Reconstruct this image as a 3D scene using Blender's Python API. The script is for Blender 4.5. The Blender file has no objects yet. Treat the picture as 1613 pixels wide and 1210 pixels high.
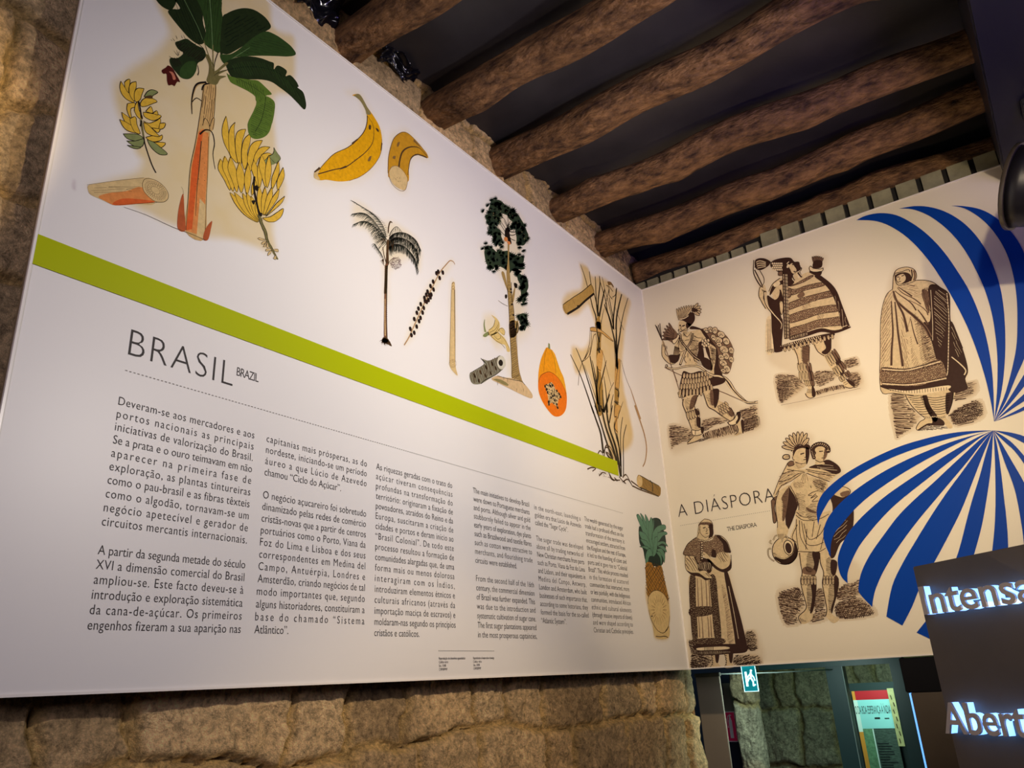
# Museum corner: two large printed wall panels under a rough timber ceiling.
# World frame: +X along the right-hand panel, +Y away from the viewer into the passage, Z up.
# The corner between the two panels is x=0, y=0; the panels' lower edge is at z = Z0.
import bpy, bmesh, math, random
import numpy as np
from mathutils import Vector, Matrix
from mathutils.geometry import tessellate_polygon

Z0 = 1.624
PANEL_H = 1.9
sc = bpy.context.scene
col = sc.collection

# ------------------------------------------------------------------ camera, world, lights, exposure
cam_d = bpy.data.cameras.new('camera')
cam_d.sensor_width = 36.0
cam_d.lens = 1230.92 / 1613 * 36.0
cam_d.clip_start = 0.05
cam = bpy.data.objects.new('camera', cam_d)
col.objects.link(cam)
RX, RD, RF = (0.80981869, 0.58443749, -0.05124958), (-0.24923224, 0.26362947, -0.93187059), (-0.5311092, 0.76741926, 0.35915274)
cam.matrix_world = Matrix(((RX[0], -RD[0], -RF[0], 1.526), (RX[1], -RD[1], -RF[1], -3.461), (RX[2], -RD[2], -RF[2], Z0 - 0.024), (0, 0, 0, 1)))
sc.camera = cam

world = bpy.data.worlds.new('world')
sc.world = world
world.use_nodes = True
world.node_tree.nodes['Background'].inputs[0].default_value = (0.30, 0.26, 0.62, 1)
world.node_tree.nodes['Background'].inputs[1].default_value = 0.05

def aim(o, target):
    o.rotation_euler = (Vector(target) - o.location).to_track_quat('-Z', 'Y').to_euler()
def spot(name, loc, target, power, color, angle=70, blend=0.6, size=0.03):
    d = bpy.data.lights.new(name, 'SPOT')
    d.energy = power; d.color = color; d.spot_size = math.radians(angle); d.spot_blend = blend; d.shadow_soft_size = size
    o = bpy.data.objects.new(name, d); o.location = loc; col.objects.link(o); aim(o, target)
    return o
def area(name, loc, target, power, color, sx, sy):
    d = bpy.data.lights.new(name, 'AREA')
    d.shape = 'RECTANGLE'; d.size = sx; d.size_y = sy; d.energy = power; d.color = color
    o = bpy.data.objects.new(name, d); o.location = loc; col.objects.link(o); aim(o, target)
    return o
NEUTRAL = (1.0, 0.92, 0.84); WARM = (1.0, 0.79, 0.49); AMBER = (1.0, 0.75, 0.42)
RAIL = (2.7, -1.6, Z0 + 1.25)                   # the exhibition spots hang right of the frame, under the girder
spot('spot_panel_middle', RAIL, (0, -2.05, Z0 + 0.8), 104, NEUTRAL, 58, 1.0)
spot('spot_panel_left', RAIL, (0, -2.3, Z0 + 0.75), 70, NEUTRAL, 40, 1.0)
spot('spot_panel_upper', RAIL, (0, -1.45, Z0 + 1.5), 125, NEUTRAL, 62, 1.0)
spot('spot_panel_right', RAIL, (0, -1.1, Z0 + 0.8), 34, NEUTRAL, 58, 1.0)
spot('spot_corner', (2.4, -2.2, Z0 + 1.25), (0.35, 0, Z0 + 0.75), 228, WARM, 56, 1.0)
spot('spot_stripes', (2.0, -2.6, Z0 + 1.35), (1.35, 0, Z0 + 1.15), 95, WARM, 56, 1.0)
spot('spot_stone', (1.9, -2.6, Z0 + 1.25), (-0.1, -3.33, Z0 + 1.1), 165, AMBER, 25, 0.5)
spot('spot_low_stone', (2.5, -1.3, Z0 + 1.2), (-0.1, -1.7, Z0 - 0.95), 105, AMBER, 46, 0.6)
spot('fill_beams', (1.9, -2.1, Z0 - 0.3), (0.2, -1.1, Z0 + 2.1), 36, AMBER, 70, 1.0)  # unseen uplight added as fill to warm the beam undersides
spot('fill_beams_corner', (1.2, -1.2, Z0 - 0.2), (0.6, -0.3, Z0 + 2.1), 40, AMBER, 60, 1.0)  # second added fill from below, for the beams near the corner
area('rear_fill', (2.6, -5.0, Z0 + 0.9), (0, -1.5, Z0 + 0.8), 34, (0.94, 0.84, 1.0), 1.5, 1.0)  # soft fill added behind the camera for the purplish room ambient
area('ceiling_fill', (2.6, -1.6, Z0 + 0.9), (1.3, -1.0, Z0 + 2.2), 5, (0.36, 0.26, 1.0), 0.8, 0.8).data.spread = math.radians(95)  # added violet fill that tints the ceiling, no fixture stands there
area('passage_green', (0.35, 1.0, Z0 + 0.5), (-0.15, 1.9, Z0 - 0.4), 1.5, (0.35, 1.0, 0.62), 0.7, 0.3)
area('passage_green_low', (0.32, 0.42, Z0 - 0.03), (-0.10, 0.78, Z0 - 0.4), 5.5, (0.72, 1.0, 0.92), 0.3, 0.3)
area('case_lamp', (0.42, 1.45, Z0 - 0.02), (0.36, 1.8, Z0 - 0.4), 3.0, (0.6, 1.0, 0.95), 0.3, 0.06)

sc.view_settings.view_transform = 'Standard'
sc.view_settings.look = 'None'
sc.view_settings.gamma = 1.0
sc.view_settings.use_curve_mapping = False
sc.view_settings.exposure = 0.0

# ------------------------------------------------------------------ helpers
random.seed(11)
def lin(c):
    return tuple((v / 12.92 if v <= 0.04045 else ((v + 0.055) / 1.055) ** 2.4) for v in (x / 255 for x in c)) + (1,)
MATS = {}
def mat(name, rgb, rough=0.6, spec=0.3, vary=0.0, scale=30, emit=None, strength=0, metal=0.0, bump=0.0, bscale=60, stretch=(1, 1, 1), dark=None):
    if name in MATS: return MATS[name]
    m = bpy.data.materials.new(name); m.use_nodes = True
    nt = m.node_tree; b = nt.nodes['Principled BSDF']
    b.inputs['Base Color'].default_value = lin(rgb)
    b.inputs['Roughness'].default_value = rough
    b.inputs['Specular IOR Level'].default_value = spec
    b.inputs['Metallic'].default_value = metal
    if emit:
        b.inputs['Emission Color'].default_value = lin(emit); b.inputs['Emission Strength'].default_value = strength
    if vary or bump:
        tc = nt.nodes.new('ShaderNodeTexCoord'); mp = nt.nodes.new('ShaderNodeMapping'); mp.inputs['Scale'].default_value = stretch
        nt.links.new(tc.outputs['Object'], mp.inputs[0])
    if vary:
        n = nt.nodes.new('ShaderNodeTexNoise'); n.inputs['Scale'].default_value = scale; n.inputs['Detail'].default_value = 6; n.inputs['Roughness'].default_value = 0.65
        nt.links.new(mp.outputs[0], n.inputs['Vector'])
        mx = nt.nodes.new('ShaderNodeMix'); mx.data_type = 'RGBA'
        c = lin(rgb); k = dark and lin(dark) or tuple(v * (1 - vary) for v in c[:3]) + (1,)
        mx.inputs[6].default_value = k; mx.inputs[7].default_value = tuple(min(1, v * (1 + vary * .5)) for v in c[:3]) + (1,)
        rp = nt.nodes.new('ShaderNodeMapRange'); rp.inputs[1].default_value = 0.34; rp.inputs[2].default_value = 0.66
        nt.links.new(n.outputs['Fac'], rp.inputs[0]); nt.links.new(rp.outputs[0], mx.inputs[0]); nt.links.new(mx.outputs[2], b.inputs['Base Color'])
    if bump:
        n2 = nt.nodes.new('ShaderNodeTexNoise'); n2.inputs['Scale'].default_value = bscale; n2.inputs['Detail'].default_value = 8
        nt.links.new(mp.outputs[0], n2.inputs['Vector'])
        bp = nt.nodes.new('ShaderNodeBump'); bp.inputs['Strength'].default_value = bump; bp.inputs['Distance'].default_value = 0.02
        nt.links.new(n2.outputs['Fac'], bp.inputs['Height']); nt.links.new(bp.outputs[0], b.inputs['Normal'])
    MATS[name] = m
    return m

def link_mesh(name, me, mats, parent=None):
    o = bpy.data.objects.new(name, me)
    for m in (mats if isinstance(mats, (list, tuple)) else [mats]): me.materials.append(m)
    col.objects.link(o)
    if parent: o.parent = parent
    return o
def thing(name, label, cat, loc=(0, 0, 0), group=None):
    o = bpy.data.objects.new(name, None); o.location = loc; o.empty_display_size = 0.1
    col.objects.link(o); o['label'] = label; o['category'] = cat
    if group: o['group'] = group
    return o
def tag(o, label, cat, group=None):
    o['label'] = label; o['category'] = cat
    if group: o['group'] = group
    return o
def struct(o): o['kind'] = 'structure'; return o
class MB:                                       # a small mesh builder: boxes, prisms, tubes
    def __init__(s): s.v = []; s.f = []
    def box(s, x0, x1, y0, y1, z0, z1):
        n = len(s.v)
        s.v += [(x, y, z) for z in (z0, z1) for y in (y0, y1) for x in (x0, x1)]
        s.f += [tuple(n + i for i in q) for q in ((0, 2, 3, 1), (4, 5, 7, 6), (0, 1, 5, 4), (2, 6, 7, 3), (0, 4, 6, 2), (1, 3, 7, 5))]
    def obox(s, o, u, n, a0, a1, b0, b1, c0, c1):   # box in a frame: origin o, u along, n outward, z up
        k = len(s.v)
        for c in (c0, c1):
            for b in (b0, b1):
                for a in (a0, a1): s.v.append((o[0] + u[0] * a + n[0] * b, o[1] + u[1] * a + n[1] * b, o[2] + c))
        s.f += [tuple(k + i for i in q) for q in ((0, 2, 3, 1), (4, 5, 7, 6), (0, 1, 5, 4), (2, 6, 7, 3), (0, 4, 6, 2), (1, 3, 7, 5))]
    def tube(s, pts, rad, n=12):
        base = len(s.v); P = [Vector(p) for p in pts]
        for i, p in enumerate(P):
            t = (P[min(i + 1, len(P) - 1)] - P[max(i - 1, 0)]).normalized()
            a = t.cross(Vector((0, 0, 1)))
            if a.length < 1e-3: a = t.cross(Vector((0, 1, 0)))
            a.normalize(); b = t.cross(a); r = rad[i] if isinstance(rad, (list, tuple)) else rad
            for k in range(n):
                q = 2 * math.pi * k / n; s.v.append(tuple(p + a * (math.cos(q) * r) + b * (math.sin(q) * r)))
        for i in range(len(P) - 1):
            for k in range(n):
                s.f.append((base + i * n + k, base + i * n + (k + 1) % n, base + (i + 1) * n + (k + 1) % n, base + (i + 1) * n + k))
        s.f.append(tuple(base + k for k in range(n))[::-1]); s.f.append(tuple(base + (len(P) - 1) * n + k for k in range(n)))
    def build(s, name, m, parent=None, bevel=0.0, smooth=False):
        me = bpy.data.meshes.new(name); me.from_pydata(s.v, [], s.f)
        bm = bmesh.new(); bm.from_mesh(me); bmesh.ops.recalc_face_normals(bm, faces=bm.faces)
        if bevel: bmesh.ops.bevel(bm, geom=bm.edges, offset=bevel, segments=2, affect='EDGES', clamp_overlap=True)
        for f in bm.faces: f.smooth = smooth
        bm.to_mesh(me); bm.free()
        return link_mesh(name, me, m, parent)
def vnoise(x, y, seed):                         # smooth value noise on numpy arrays
    xi = np.floor(x).astype(np.int64); yi = np.floor(y).astype(np.int64); fx = x - xi; fy = y - yi
    fx = fx * fx * (3 - 2 * fx); fy = fy * fy * (3 - 2 * fy)
    def h(a, b):
        n = (a * 374761393 + b * 668265263 + seed * 974711) & 0x7fffffff
        n = (n ^ (n >> 13)) * 1274126177 & 0x7fffffff
        return ((n ^ (n >> 16)) & 0xffff) / 65535.0
    return (h(xi, yi) * (1 - fx) + h(xi + 1, yi) * fx) * (1 - fy) + (h(xi, yi + 1) * (1 - fx) + h(xi + 1, yi + 1) * fx) * fy
def fbm(x, y, seed, o=4):
    r = 0; a = .5
    for k in range(o): r = r + a * vnoise(x * 2 ** k, y * 2 ** k, seed + k); a *= .5
    return r

# ------------------------------------------------------------------ the room
def stone_material(name, tint):
    m = bpy.data.materials.new(name); m.use_nodes = True; nt = m.node_tree; b = nt.nodes['Principled BSDF']
    at = nt.nodes.new('ShaderNodeAttribute'); at.attribute_name = 'stone'
    tc = nt.nodes.new('ShaderNodeTexCoord')
    n = nt.nodes.new('ShaderNodeTexNoise'); n.inputs['Scale'].default_value = 55; n.inputs['Detail'].default_value = 9; n.inputs['Roughness'].default_value = .75
    nt.links.new(tc.outputs['Object'], n.inputs['Vector'])
    rp = nt.nodes.new('ShaderNodeMapRange'); rp.inputs[1].default_value = .3; rp.inputs[2].default_value = .7; rp.inputs[3].default_value = .25; rp.inputs[4].default_value = 1.7
    nt.links.new(n.outputs['Fac'], rp.inputs[0])
    mx = nt.nodes.new('ShaderNodeMix'); mx.data_type = 'RGBA'; mx.blend_type = 'MULTIPLY'; mx.inputs[0].default_value = 1
    nt.links.new(at.outputs['Color'], mx.inputs[6]); nt.links.new(rp.outputs[0], mx.inputs[7])
    m2 = nt.nodes.new('ShaderNodeMix'); m2.data_type = 'RGBA'; m2.blend_type = 'MULTIPLY'; m2.inputs[0].default_value = 1; m2.inputs[7].default_value = tint
    nt.links.new(mx.outputs[2], m2.inputs[6]); nt.links.new(m2.outputs[2], b.inputs['Base Color'])
    b.inputs['Roughness'].default_value = .85; b.inputs['Specular IOR Level'].default_value = .25
    n2 = nt.nodes.new('ShaderNodeTexNoise'); n2.inputs['Scale'].default_value = 85; n2.inputs['Detail'].default_value = 8; n2.inputs['Roughness'].default_value = .7
    nt.links.new(tc.outputs['Object'], n2.inputs['Vector'])
    bp = nt.nodes.new('ShaderNodeBump'); bp.inputs['Strength'].default_value = 1.0; bp.inputs['Distance'].default_value = .022
    nt.links.new(n2.outputs['Fac'], bp.inputs['Height']); nt.links.new(bp.outputs[0], b.inputs['Normal'])
    return m
def stone_sheet(name, s0, s1, t0, t1, step, place, m, seed, rowh=(.17, .30), blk=(.16, .42), relief=.05, greyness=.4, parent=None):
    """A coursed rubble face as a relief grid; place(s, t, h) gives world coordinates, h is the relief."""
    rnd = random.Random(seed)
    ns = int((s1 - s0) / step) + 1; nt_ = int((t1 - t0) / step) + 1
    S, T = np.meshgrid(np.linspace(s0, s1, ns), np.linspace(t0, t1, nt_), indexing='ij')
    ws = S + (fbm(S * 4, T * 4, seed) - .5) * .12 + (fbm(S * 14, T * 14, seed + 3) - .5) * .03
    wt = T + (fbm(S * 3, T * 3, seed + 9) - .5) * .14 + (fbm(S * 14, T * 14, seed + 5) - .5) * .03
    H = np.zeros_like(S); C = np.zeros(S.shape + (3,)); t = t0 - .2
    while t < t1 + .2:
        hh = rnd.uniform(*rowh); s = s0 - rnd.uniform(.1, .4)
        while s < s1 + .2:
            w = rnd.uniform(*blk)
            inside = (ws >= s) & (ws < s + w) & (wt >= t) & (wt < t + hh)
            d = np.minimum(np.minimum(ws - s, s + w - ws), np.minimum(wt - t, t + hh - wt))
            e = np.clip(d / .022, 0, 1); e = e * (2 - e)
            off = rnd.uniform(-.35, .35)
            g = rnd.random(); base = np.array([.80, .53, .26]) * (1 - g * greyness) + np.array([.54, .43, .27]) * g * greyness
            base = base * rnd.uniform(.65, 1.25)
            mort = np.array([.70, .46, .18])
            tilt = rnd.uniform(-.5, .5) * (ws - s - w / 2) / w + rnd.uniform(-.4, .4) * (wt - t - hh / 2) / hh
            H = np.where(inside, e * (.75 + off * .5 + tilt * .5), H)
            k = np.clip((d - .008) / .012, 0, 1)[..., None]
            C = np.where(inside[..., None], base * k + mort * (1 - k), C)
            s += w
        t += hh
    H = H * relief + (fbm(S * 10, T * 10, seed + 20) - .5) * relief * .7 + (fbm(S * 40, T * 40, seed + 30, 3) - .5) * relief * .5
    C = C * (.7 + .6 * fbm(S * 8, T * 8, seed + 40))[..., None]
    V = np.stack(place(S, T, H), -1).reshape(-1, 3)
    i, j = np.meshgrid(np.arange(ns - 1), np.arange(nt_ - 1), indexing='ij'); a = (i * nt_ + j).ravel()
    F = np.stack([a, a + nt_, a + nt_ + 1, a + 1], 1)
    me = bpy.data.meshes.new(name); me.from_pydata(V.tolist(), [], F.tolist())
    at = me.color_attributes.new('stone', 'FLOAT_COLOR', 'POINT')
    at.data.foreach_set('color', np.concatenate([C.reshape(-1, 3), np.ones((C.size // 3, 1))], 1).astype(np.float32).ravel())
    me.polygons.foreach_set('use_smooth', [True] * len(F))
    return link_mesh(name, me, m, parent)
STONE = stone_material('stone', (1, 1, 1, 1))
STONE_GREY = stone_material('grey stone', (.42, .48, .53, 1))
XW = -0.115                                     # mean plane of the left stone wall
struct(stone_sheet('wall_left', -.22, 4.0, -Z0, 2.25, .0095, lambda s, t, h: (XW + h, -s, Z0 + t), STONE, 5))
mb = MB(); mb.box(-.55, XW - .03, -4.4, .21, 0, Z0 + 2.25); struct(mb.build('wall_left', mat('wall core', (80, 66, 48), .9)))
# far end of the stone wall, turned into the passage
struct(stone_sheet('wall_left_return', -.5, -.1, -Z0, -.02, .0125, lambda s, t, h: (s, .22 + h * .5, Z0 + t), STONE, 15))
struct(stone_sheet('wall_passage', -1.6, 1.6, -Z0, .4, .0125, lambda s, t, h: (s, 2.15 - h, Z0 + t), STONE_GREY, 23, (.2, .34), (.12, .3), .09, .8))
M_DARK = mat('dark paint', (26, 25, 30), .7)
mb = MB(); mb.box(-.6, 4.6, -6.2, 2.8, -.1, 0); struct(mb.build('floor', mat('floor', (70, 62, 54), .5, vary=.3)))
mb = MB(); mb.box(-.6, 4.6, -6.2, 2.8, Z0 + 2.19, Z0 + 2.3); struct(mb.build('ceiling', mat('ceiling membrane', (54, 52, 56), .42, .4, vary=.25, scale=3)))
mb = MB(); mb.box(4.5, 4.6, -6.2, 2.8, 0, Z0 + 2.25); struct(mb.build('wall_right', M_DARK))
mb = MB(); mb.box(-.6, 4.6, -6.3, -6.2, 0, Z0 + 2.25); struct(mb.build('wall_front', M_DARK))
mb = MB(); mb.box(-.6, 4.6, 2.3, 2.4, 0, Z0 + 2.25); struct(mb.build('wall_far', M_DARK))
mb = MB(); mb.box(-.09, 4.5, .06, .13, Z0 + .02, Z0 + 1.99); struct(mb.build('wall_back', mat('header paint', (40, 40, 42), .7)))
# boarding that shows above the right-hand panel
mb = MB(); x = -.05
while x < 1.62:
    wd = .062 if x < .6 else .082
    mb.box(x, x + wd, .022, .05, Z0 + 1.7, Z0 + (1.955 if x < .62 else 1.99)); x += wd + (.016 if x < .6 else .022)
struct(mb.build('trim_1', mat('pale boarding', (150, 146, 116), .6, vary=.25, scale=12)))
mb = MB(); mb.box(-.05, 1.7, .05, .06, Z0 + 1.7, Z0 + 2.0); struct(mb.build('trim_2', mat('boarding gap', (40, 38, 36), .7)))
# ------------------------------------------------------------------ timber joists, girder, plastic sheet, spotlight
M_WOOD = mat('old timber', (134, 99, 64), .72, .3, vary=.6, scale=11, stretch=(1.2, 2.6, 2.6), dark=(58, 38, 27), bump=1.0, bscale=26)
def beam(y0, y1, z, r, seed, label, x0=-.16, x1=1.72):
    rnd = random.Random(seed); n = 70; k = 22; v = []; f = []
    ph = [rnd.uniform(0, 6) for _ in range(6)]
    knots = [(rnd.uniform(.1, 1.6), rnd.uniform(0, 6.28), rnd.uniform(.006, .016)) for _ in range(7)]
    for i in range(n + 1):
        u = i / n; x = x0 + (x1 - x0) * u
        cy = y0 + (y1 - y0) * u + .010 * math.sin(x * 2.6 + ph[0]) + .007 * math.sin(x * 8 + ph[1])
        cz = z + .009 * math.sin(x * 3.1 + ph[2]) + .006 * math.sin(x * 11 + ph[3])
        rr = r * .93 * (1 + .045 * math.sin(x * 4 + ph[4]) + .03 * math.sin(x * 15 + ph[5]))
        for j in range(k):
            a = 2 * math.pi * j / k; c, s_ = math.cos(a), math.sin(a)
            sq = 1 / max(abs(c), abs(s_)) ** .35
            q = rr * sq * (1 + .03 * math.sin(3 * a + x * 1.5 + ph[1]) + .02 * math.sin(7 * a + x * 3))
            for kx, ka, kh in knots: q += kh * math.exp(-((x - kx) / .05) ** 2) * max(0, math.cos(a - ka)) ** 4
            v.append((x, cy + c * q, Z0 + cz + s_ * q * .92))
    for i in range(n):
        for j in range(k): f.append((i * k + j, i * k + (j + 1) % k, (i + 1) * k + (j + 1) % k, (i + 1) * k + j))
    f.append(tuple(range(k))[::-1]); f.append(tuple(n * k + j for j in range(k)))
    me = bpy.data.meshes.new('timber_beam'); me.from_pydata(v, [], f)
    bm = bmesh.new(); bm.from_mesh(me); bmesh.ops.recalc_face_normals(bm, faces=bm.faces); bm.to_mesh(me); bm.free()
    me.polygons.foreach_set('use_smooth', [True] * len(f))
    return tag(link_mesh('timber_beam', me, M_WOOD), label, 'beam', 'rough timber ceiling beams')
beam(-2.37, -2.42, 2.085, .07, 1, 'rough timber beam crossing the ceiling above the banana plant, farthest from the panel corner')
beam(-2.0, -2.05, 2.085, .076, 2, 'thick rough timber beam end beside the crumpled black plastic, second from the top left')
beam(-1.565, -1.58, 2.085, .074, 3, 'rough timber ceiling beam third from the top left, resting above the palm tree print')
beam(-1.145, -1.15, 2.085, .073, 4, 'rough timber ceiling beam above the tall papaya tree print, with a bright orange patch')
beam(-.70, -.61, 2.08, .07, 5, 'rough timber ceiling beam third nearest the corner of the two panels')
beam(-.25, -.245, 2.075, .07, 6, 'rough timber ceiling beam second nearest the corner of the two panels')
beam(.085, .15, 2.045, .08, 7, 'rough timber ceiling beam running right above the top of the engraved figures panel', -.05)
mb = MB(); mb.box(1.672, 1.93, -3.2, -.008, Z0 + 1.80, Z0 + 2.17)
tag(mb.build('steel_girder', mat('girder paint', (22, 21, 34), .45, .4), None, .006), 'dark steel girder running along the ceiling at the right end of the timber beams', 'girder')

def sheet(name, c, sx, sz, seed, label):
    n = 26; v = []; f = []; rnd = random.Random(seed); o = rnd.uniform(0, 50)
    A, B = np.meshgrid(np.linspace(0, 1, n), np.linspace(0, 1, n), indexing='ij')
    h = np.abs(fbm(A * 3 + B * 2 + o, B * 3 - A * 2, seed, 2) - .5) * .07 + np.abs(fbm(A * 5 - B * 7 + o, B * 3, seed + 4, 2) - .4) * .03
    for i in range(n):
        for j in range(n):
            v.append((c[0] + B[i, j] * .05 + h[i, j] - .03 + (1 - B[i, j]) * .0, c[1] + (A[i, j] - .5) * sx, c[2] + (B[i, j] - .5) * sz + .02 * math.sin(A[i, j] * 9 + o)))
    for i in range(n - 1):
        for j in range(n - 1): f.append((i * n + j, (i + 1) * n + j, (i + 1) * n + j + 1, i * n + j + 1))
    me = bpy.data.meshes.new(name); me.from_pydata(v, [], f); me.polygons.foreach_set('use_smooth', [True] * len(f))
    o = link_mesh(name, me, mat('black plastic', (12, 12, 20), .18, .6))
    md = o.modifiers.new('thickness', 'SOLIDIFY'); md.thickness = .0015
    return tag(o, label, 'plastic sheet')
sheet('plastic_sheet', (-.06, -2.175, Z0 + 2.125), .17, .11, 3, 'crumpled shiny black plastic between the two leftmost beams, above the panel edge')
sheet('plastic_sheet', (-.075, -1.78, Z0 + 2.15), .2, .05, 8, 'shiny black plastic strip tucked over the stones between second and third beams')

M_BLK = mat('black metal', (16, 15, 20), .38, .5)
lt = thing('spotlight', 'black dome spotlight hanging from the girder at the upper right edge', 'lamp', (1.80, -.52, Z0 + 1.80))
c0 = Vector((1.80, -.52, Z0 + 1.80))
def lathe(prof, origin, axis, seg=32):
    m = MB(); ax = Vector(axis).normalized(); a = ax.orthogonal().normalized(); b = ax.cross(a); o = Vector(origin)
    for d, r in prof:
        for k in range(seg): q = 2 * math.pi * k / seg; m.v.append(tuple(o + ax * d + a * (r * math.cos(q)) + b * (r * math.sin(q))))
    for i in range(len(prof) - 1):
        for k in range(seg): m.f.append((i * seg + k, i * seg + (k + 1) % seg, (i + 1) * seg + (k + 1) % seg, (i + 1) * seg + k))
    return m
hd = Vector((-.80, .10, .42)).normalized()
def child(o, root):
    o.parent = root; o.matrix_parent_inverse = Matrix.Translation(-Vector(root.location)); return o
LC = Vector((1.765, -.53, Z0 + 1.46))
child(lathe([(-.13, .0), (-.13, .05), (-.09, .085), (-.02, .115), (.06, .135), (.10, .14), (.10, .125), (.05, .12), (-.02, .1), (-.06, .0)], LC, hd).build('lamp_housing', M_BLK, None, 0, True), lt)
child(lathe([(.098, .150), (.112, .150), (.112, .132), (.098, .132), (.098, .150)], LC, hd).build('rim', mat('rim metal', (60, 54, 48), .3, .6), None, 0, True), lt)
m = MB(); m.tube([(1.80, -.52, Z0 + 1.80), (1.80, -.52, Z0 + 1.76), (1.83, -.52, Z0 + 1.62), LC - hd * .11], .014); child(m.build('bracket', M_BLK, None, 0, True), lt)
m = MB(); m.box(1.76, 1.84, -.58, -.46, Z0 + 1.775, Z0 + 1.80); child(m.build('mounting_plate', M_BLK, None, .004), lt)

# ------------------------------------------------------------------ printed panels
INK = dict(tan=(212, 190, 140), tanl=(222, 208, 178), tanm=(208, 180, 122), tans=(214, 200, 176), gtone=(194, 172, 140), pmauve=(178, 158, 166),
 gd=(33, 46, 24), gm=(47, 71, 33), gx=(14, 26, 16), gl=(104, 132, 86), gl2=(86, 112, 42), tr=(196, 160, 104), tan2=(206, 178, 126), tan3=(170, 134, 92),
 ink=(28, 20, 16), ink2=(78, 56, 34), ink3=(122, 92, 52), red=(172, 84, 44), red2=(120, 40, 30), dred=(74, 22, 18), pink=(186, 112, 88), ye=(214, 172, 58), yo=(216, 158, 16), yo2=(190, 138, 34),
 gy=(128, 136, 84), gy2=(136, 124, 78), st=(112, 104, 62), pg=(58, 62, 52), pg2=(104, 106, 88), mauve=(110, 82, 88), br=(118, 78, 56),
 fol=(34, 48, 38), fol2=(44, 58, 40), ttr=(160, 132, 78), gnd=(204, 174, 130), pale=(214, 186, 118), oli=(120, 100, 38), gyb=(128, 124, 104), wh2=(206, 200, 180),
 orf=(226, 148, 16), orf2=(224, 158, 24), or3=(120, 62, 14), ord=(222, 112, 10), cin=(46, 38, 24), cn=(154, 120, 56), cnl=(196, 152, 84), cn2=(172, 138, 74),
 pcd=(16, 44, 40), pcl=(84, 128, 106), pin=(158, 112, 42), pfl=(206, 180, 128), eng=(58, 38, 32), engm=(118, 92, 74), skin=(210, 188, 150), skin2=(224, 205, 170), blue=(0, 60, 158))
INK['or'] = (212, 134, 72); INK['or2'] = (206, 92, 40)
WHITE = (226, 222, 220)
def ink(n): return mat('print ' + n, INK[n], .42, .15, vary=.16 if n not in ('blue',) else 0, scale=70)
def tint_material(n):                            # aged-paper tint that is printed with a soft edge into the white ground
    key = 'tint ' + n
    if key in MATS: return MATS[key]
    m = mat(key, INK[n], .38, .35); nt = m.node_tree; b = nt.nodes['Principled BSDF']
    at = nt.nodes.new('ShaderNodeAttribute'); at.attribute_name = 'tint'
    ground = lin((229, 220, 201)) if n == 'tans' else lin(INK['tans']) if n == 'gtone' else lin(WHITE)
    mx = nt.nodes.new('ShaderNodeMix'); mx.data_type = 'RGBA'; mx.inputs[6].default_value = ground; mx.inputs[7].default_value = lin(INK[n])
    nt.links.new(at.outputs['Fac'], mx.inputs[0]); nt.links.new(mx.outputs[2], b.inputs['Base Color'])
    return m
LAYER = dict(n=0, ink='', base=.0007)
def on_panel(pn, u, v, d):                       # panel coordinates (metres from the corner, metres above the lower edge)
    return (d, -u, Z0 + v) if pn == 'L' else (u, -d, Z0 + v)
def smooth(p, closed=True, n=4):
    if len(p) < 3: return p
    o = []; L = len(p); R_ = range(L if closed else L - 1)
    for i in R_:
        if closed: a, b, c, d = p[i - 1], p[i], p[(i + 1) % L], p[(i + 2) % L]
        else: a, b, c, d = p[max(i - 1, 0)], p[i], p[i + 1], p[min(i + 2, L - 1)]
        for k in range(n):
            t = k / n; t2 = t * t; t3 = t2 * t
            o.append(tuple(.5 * (2 * b[e] + (c[e] - a[e]) * t + (2 * a[e] - 5 * b[e] + 4 * c[e] - d[e]) * t2 + (3 * b[e] - a[e] - 3 * c[e] + d[e]) * t3) for e in (0, 1)))
    if not closed: o.append(p[-1])
    return o
def spans(poly, y):
    xs = []
    for i in range(len(poly)):
        (x0, y0), (x1, y1) = poly[i - 1], poly[i]
        if (y0 > y) != (y1 > y): xs.append(x0 + (y - y0) * (x1 - x0) / (y1 - y0))
    xs.sort(); return list(zip(xs[::2], xs[1::2]))
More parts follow.
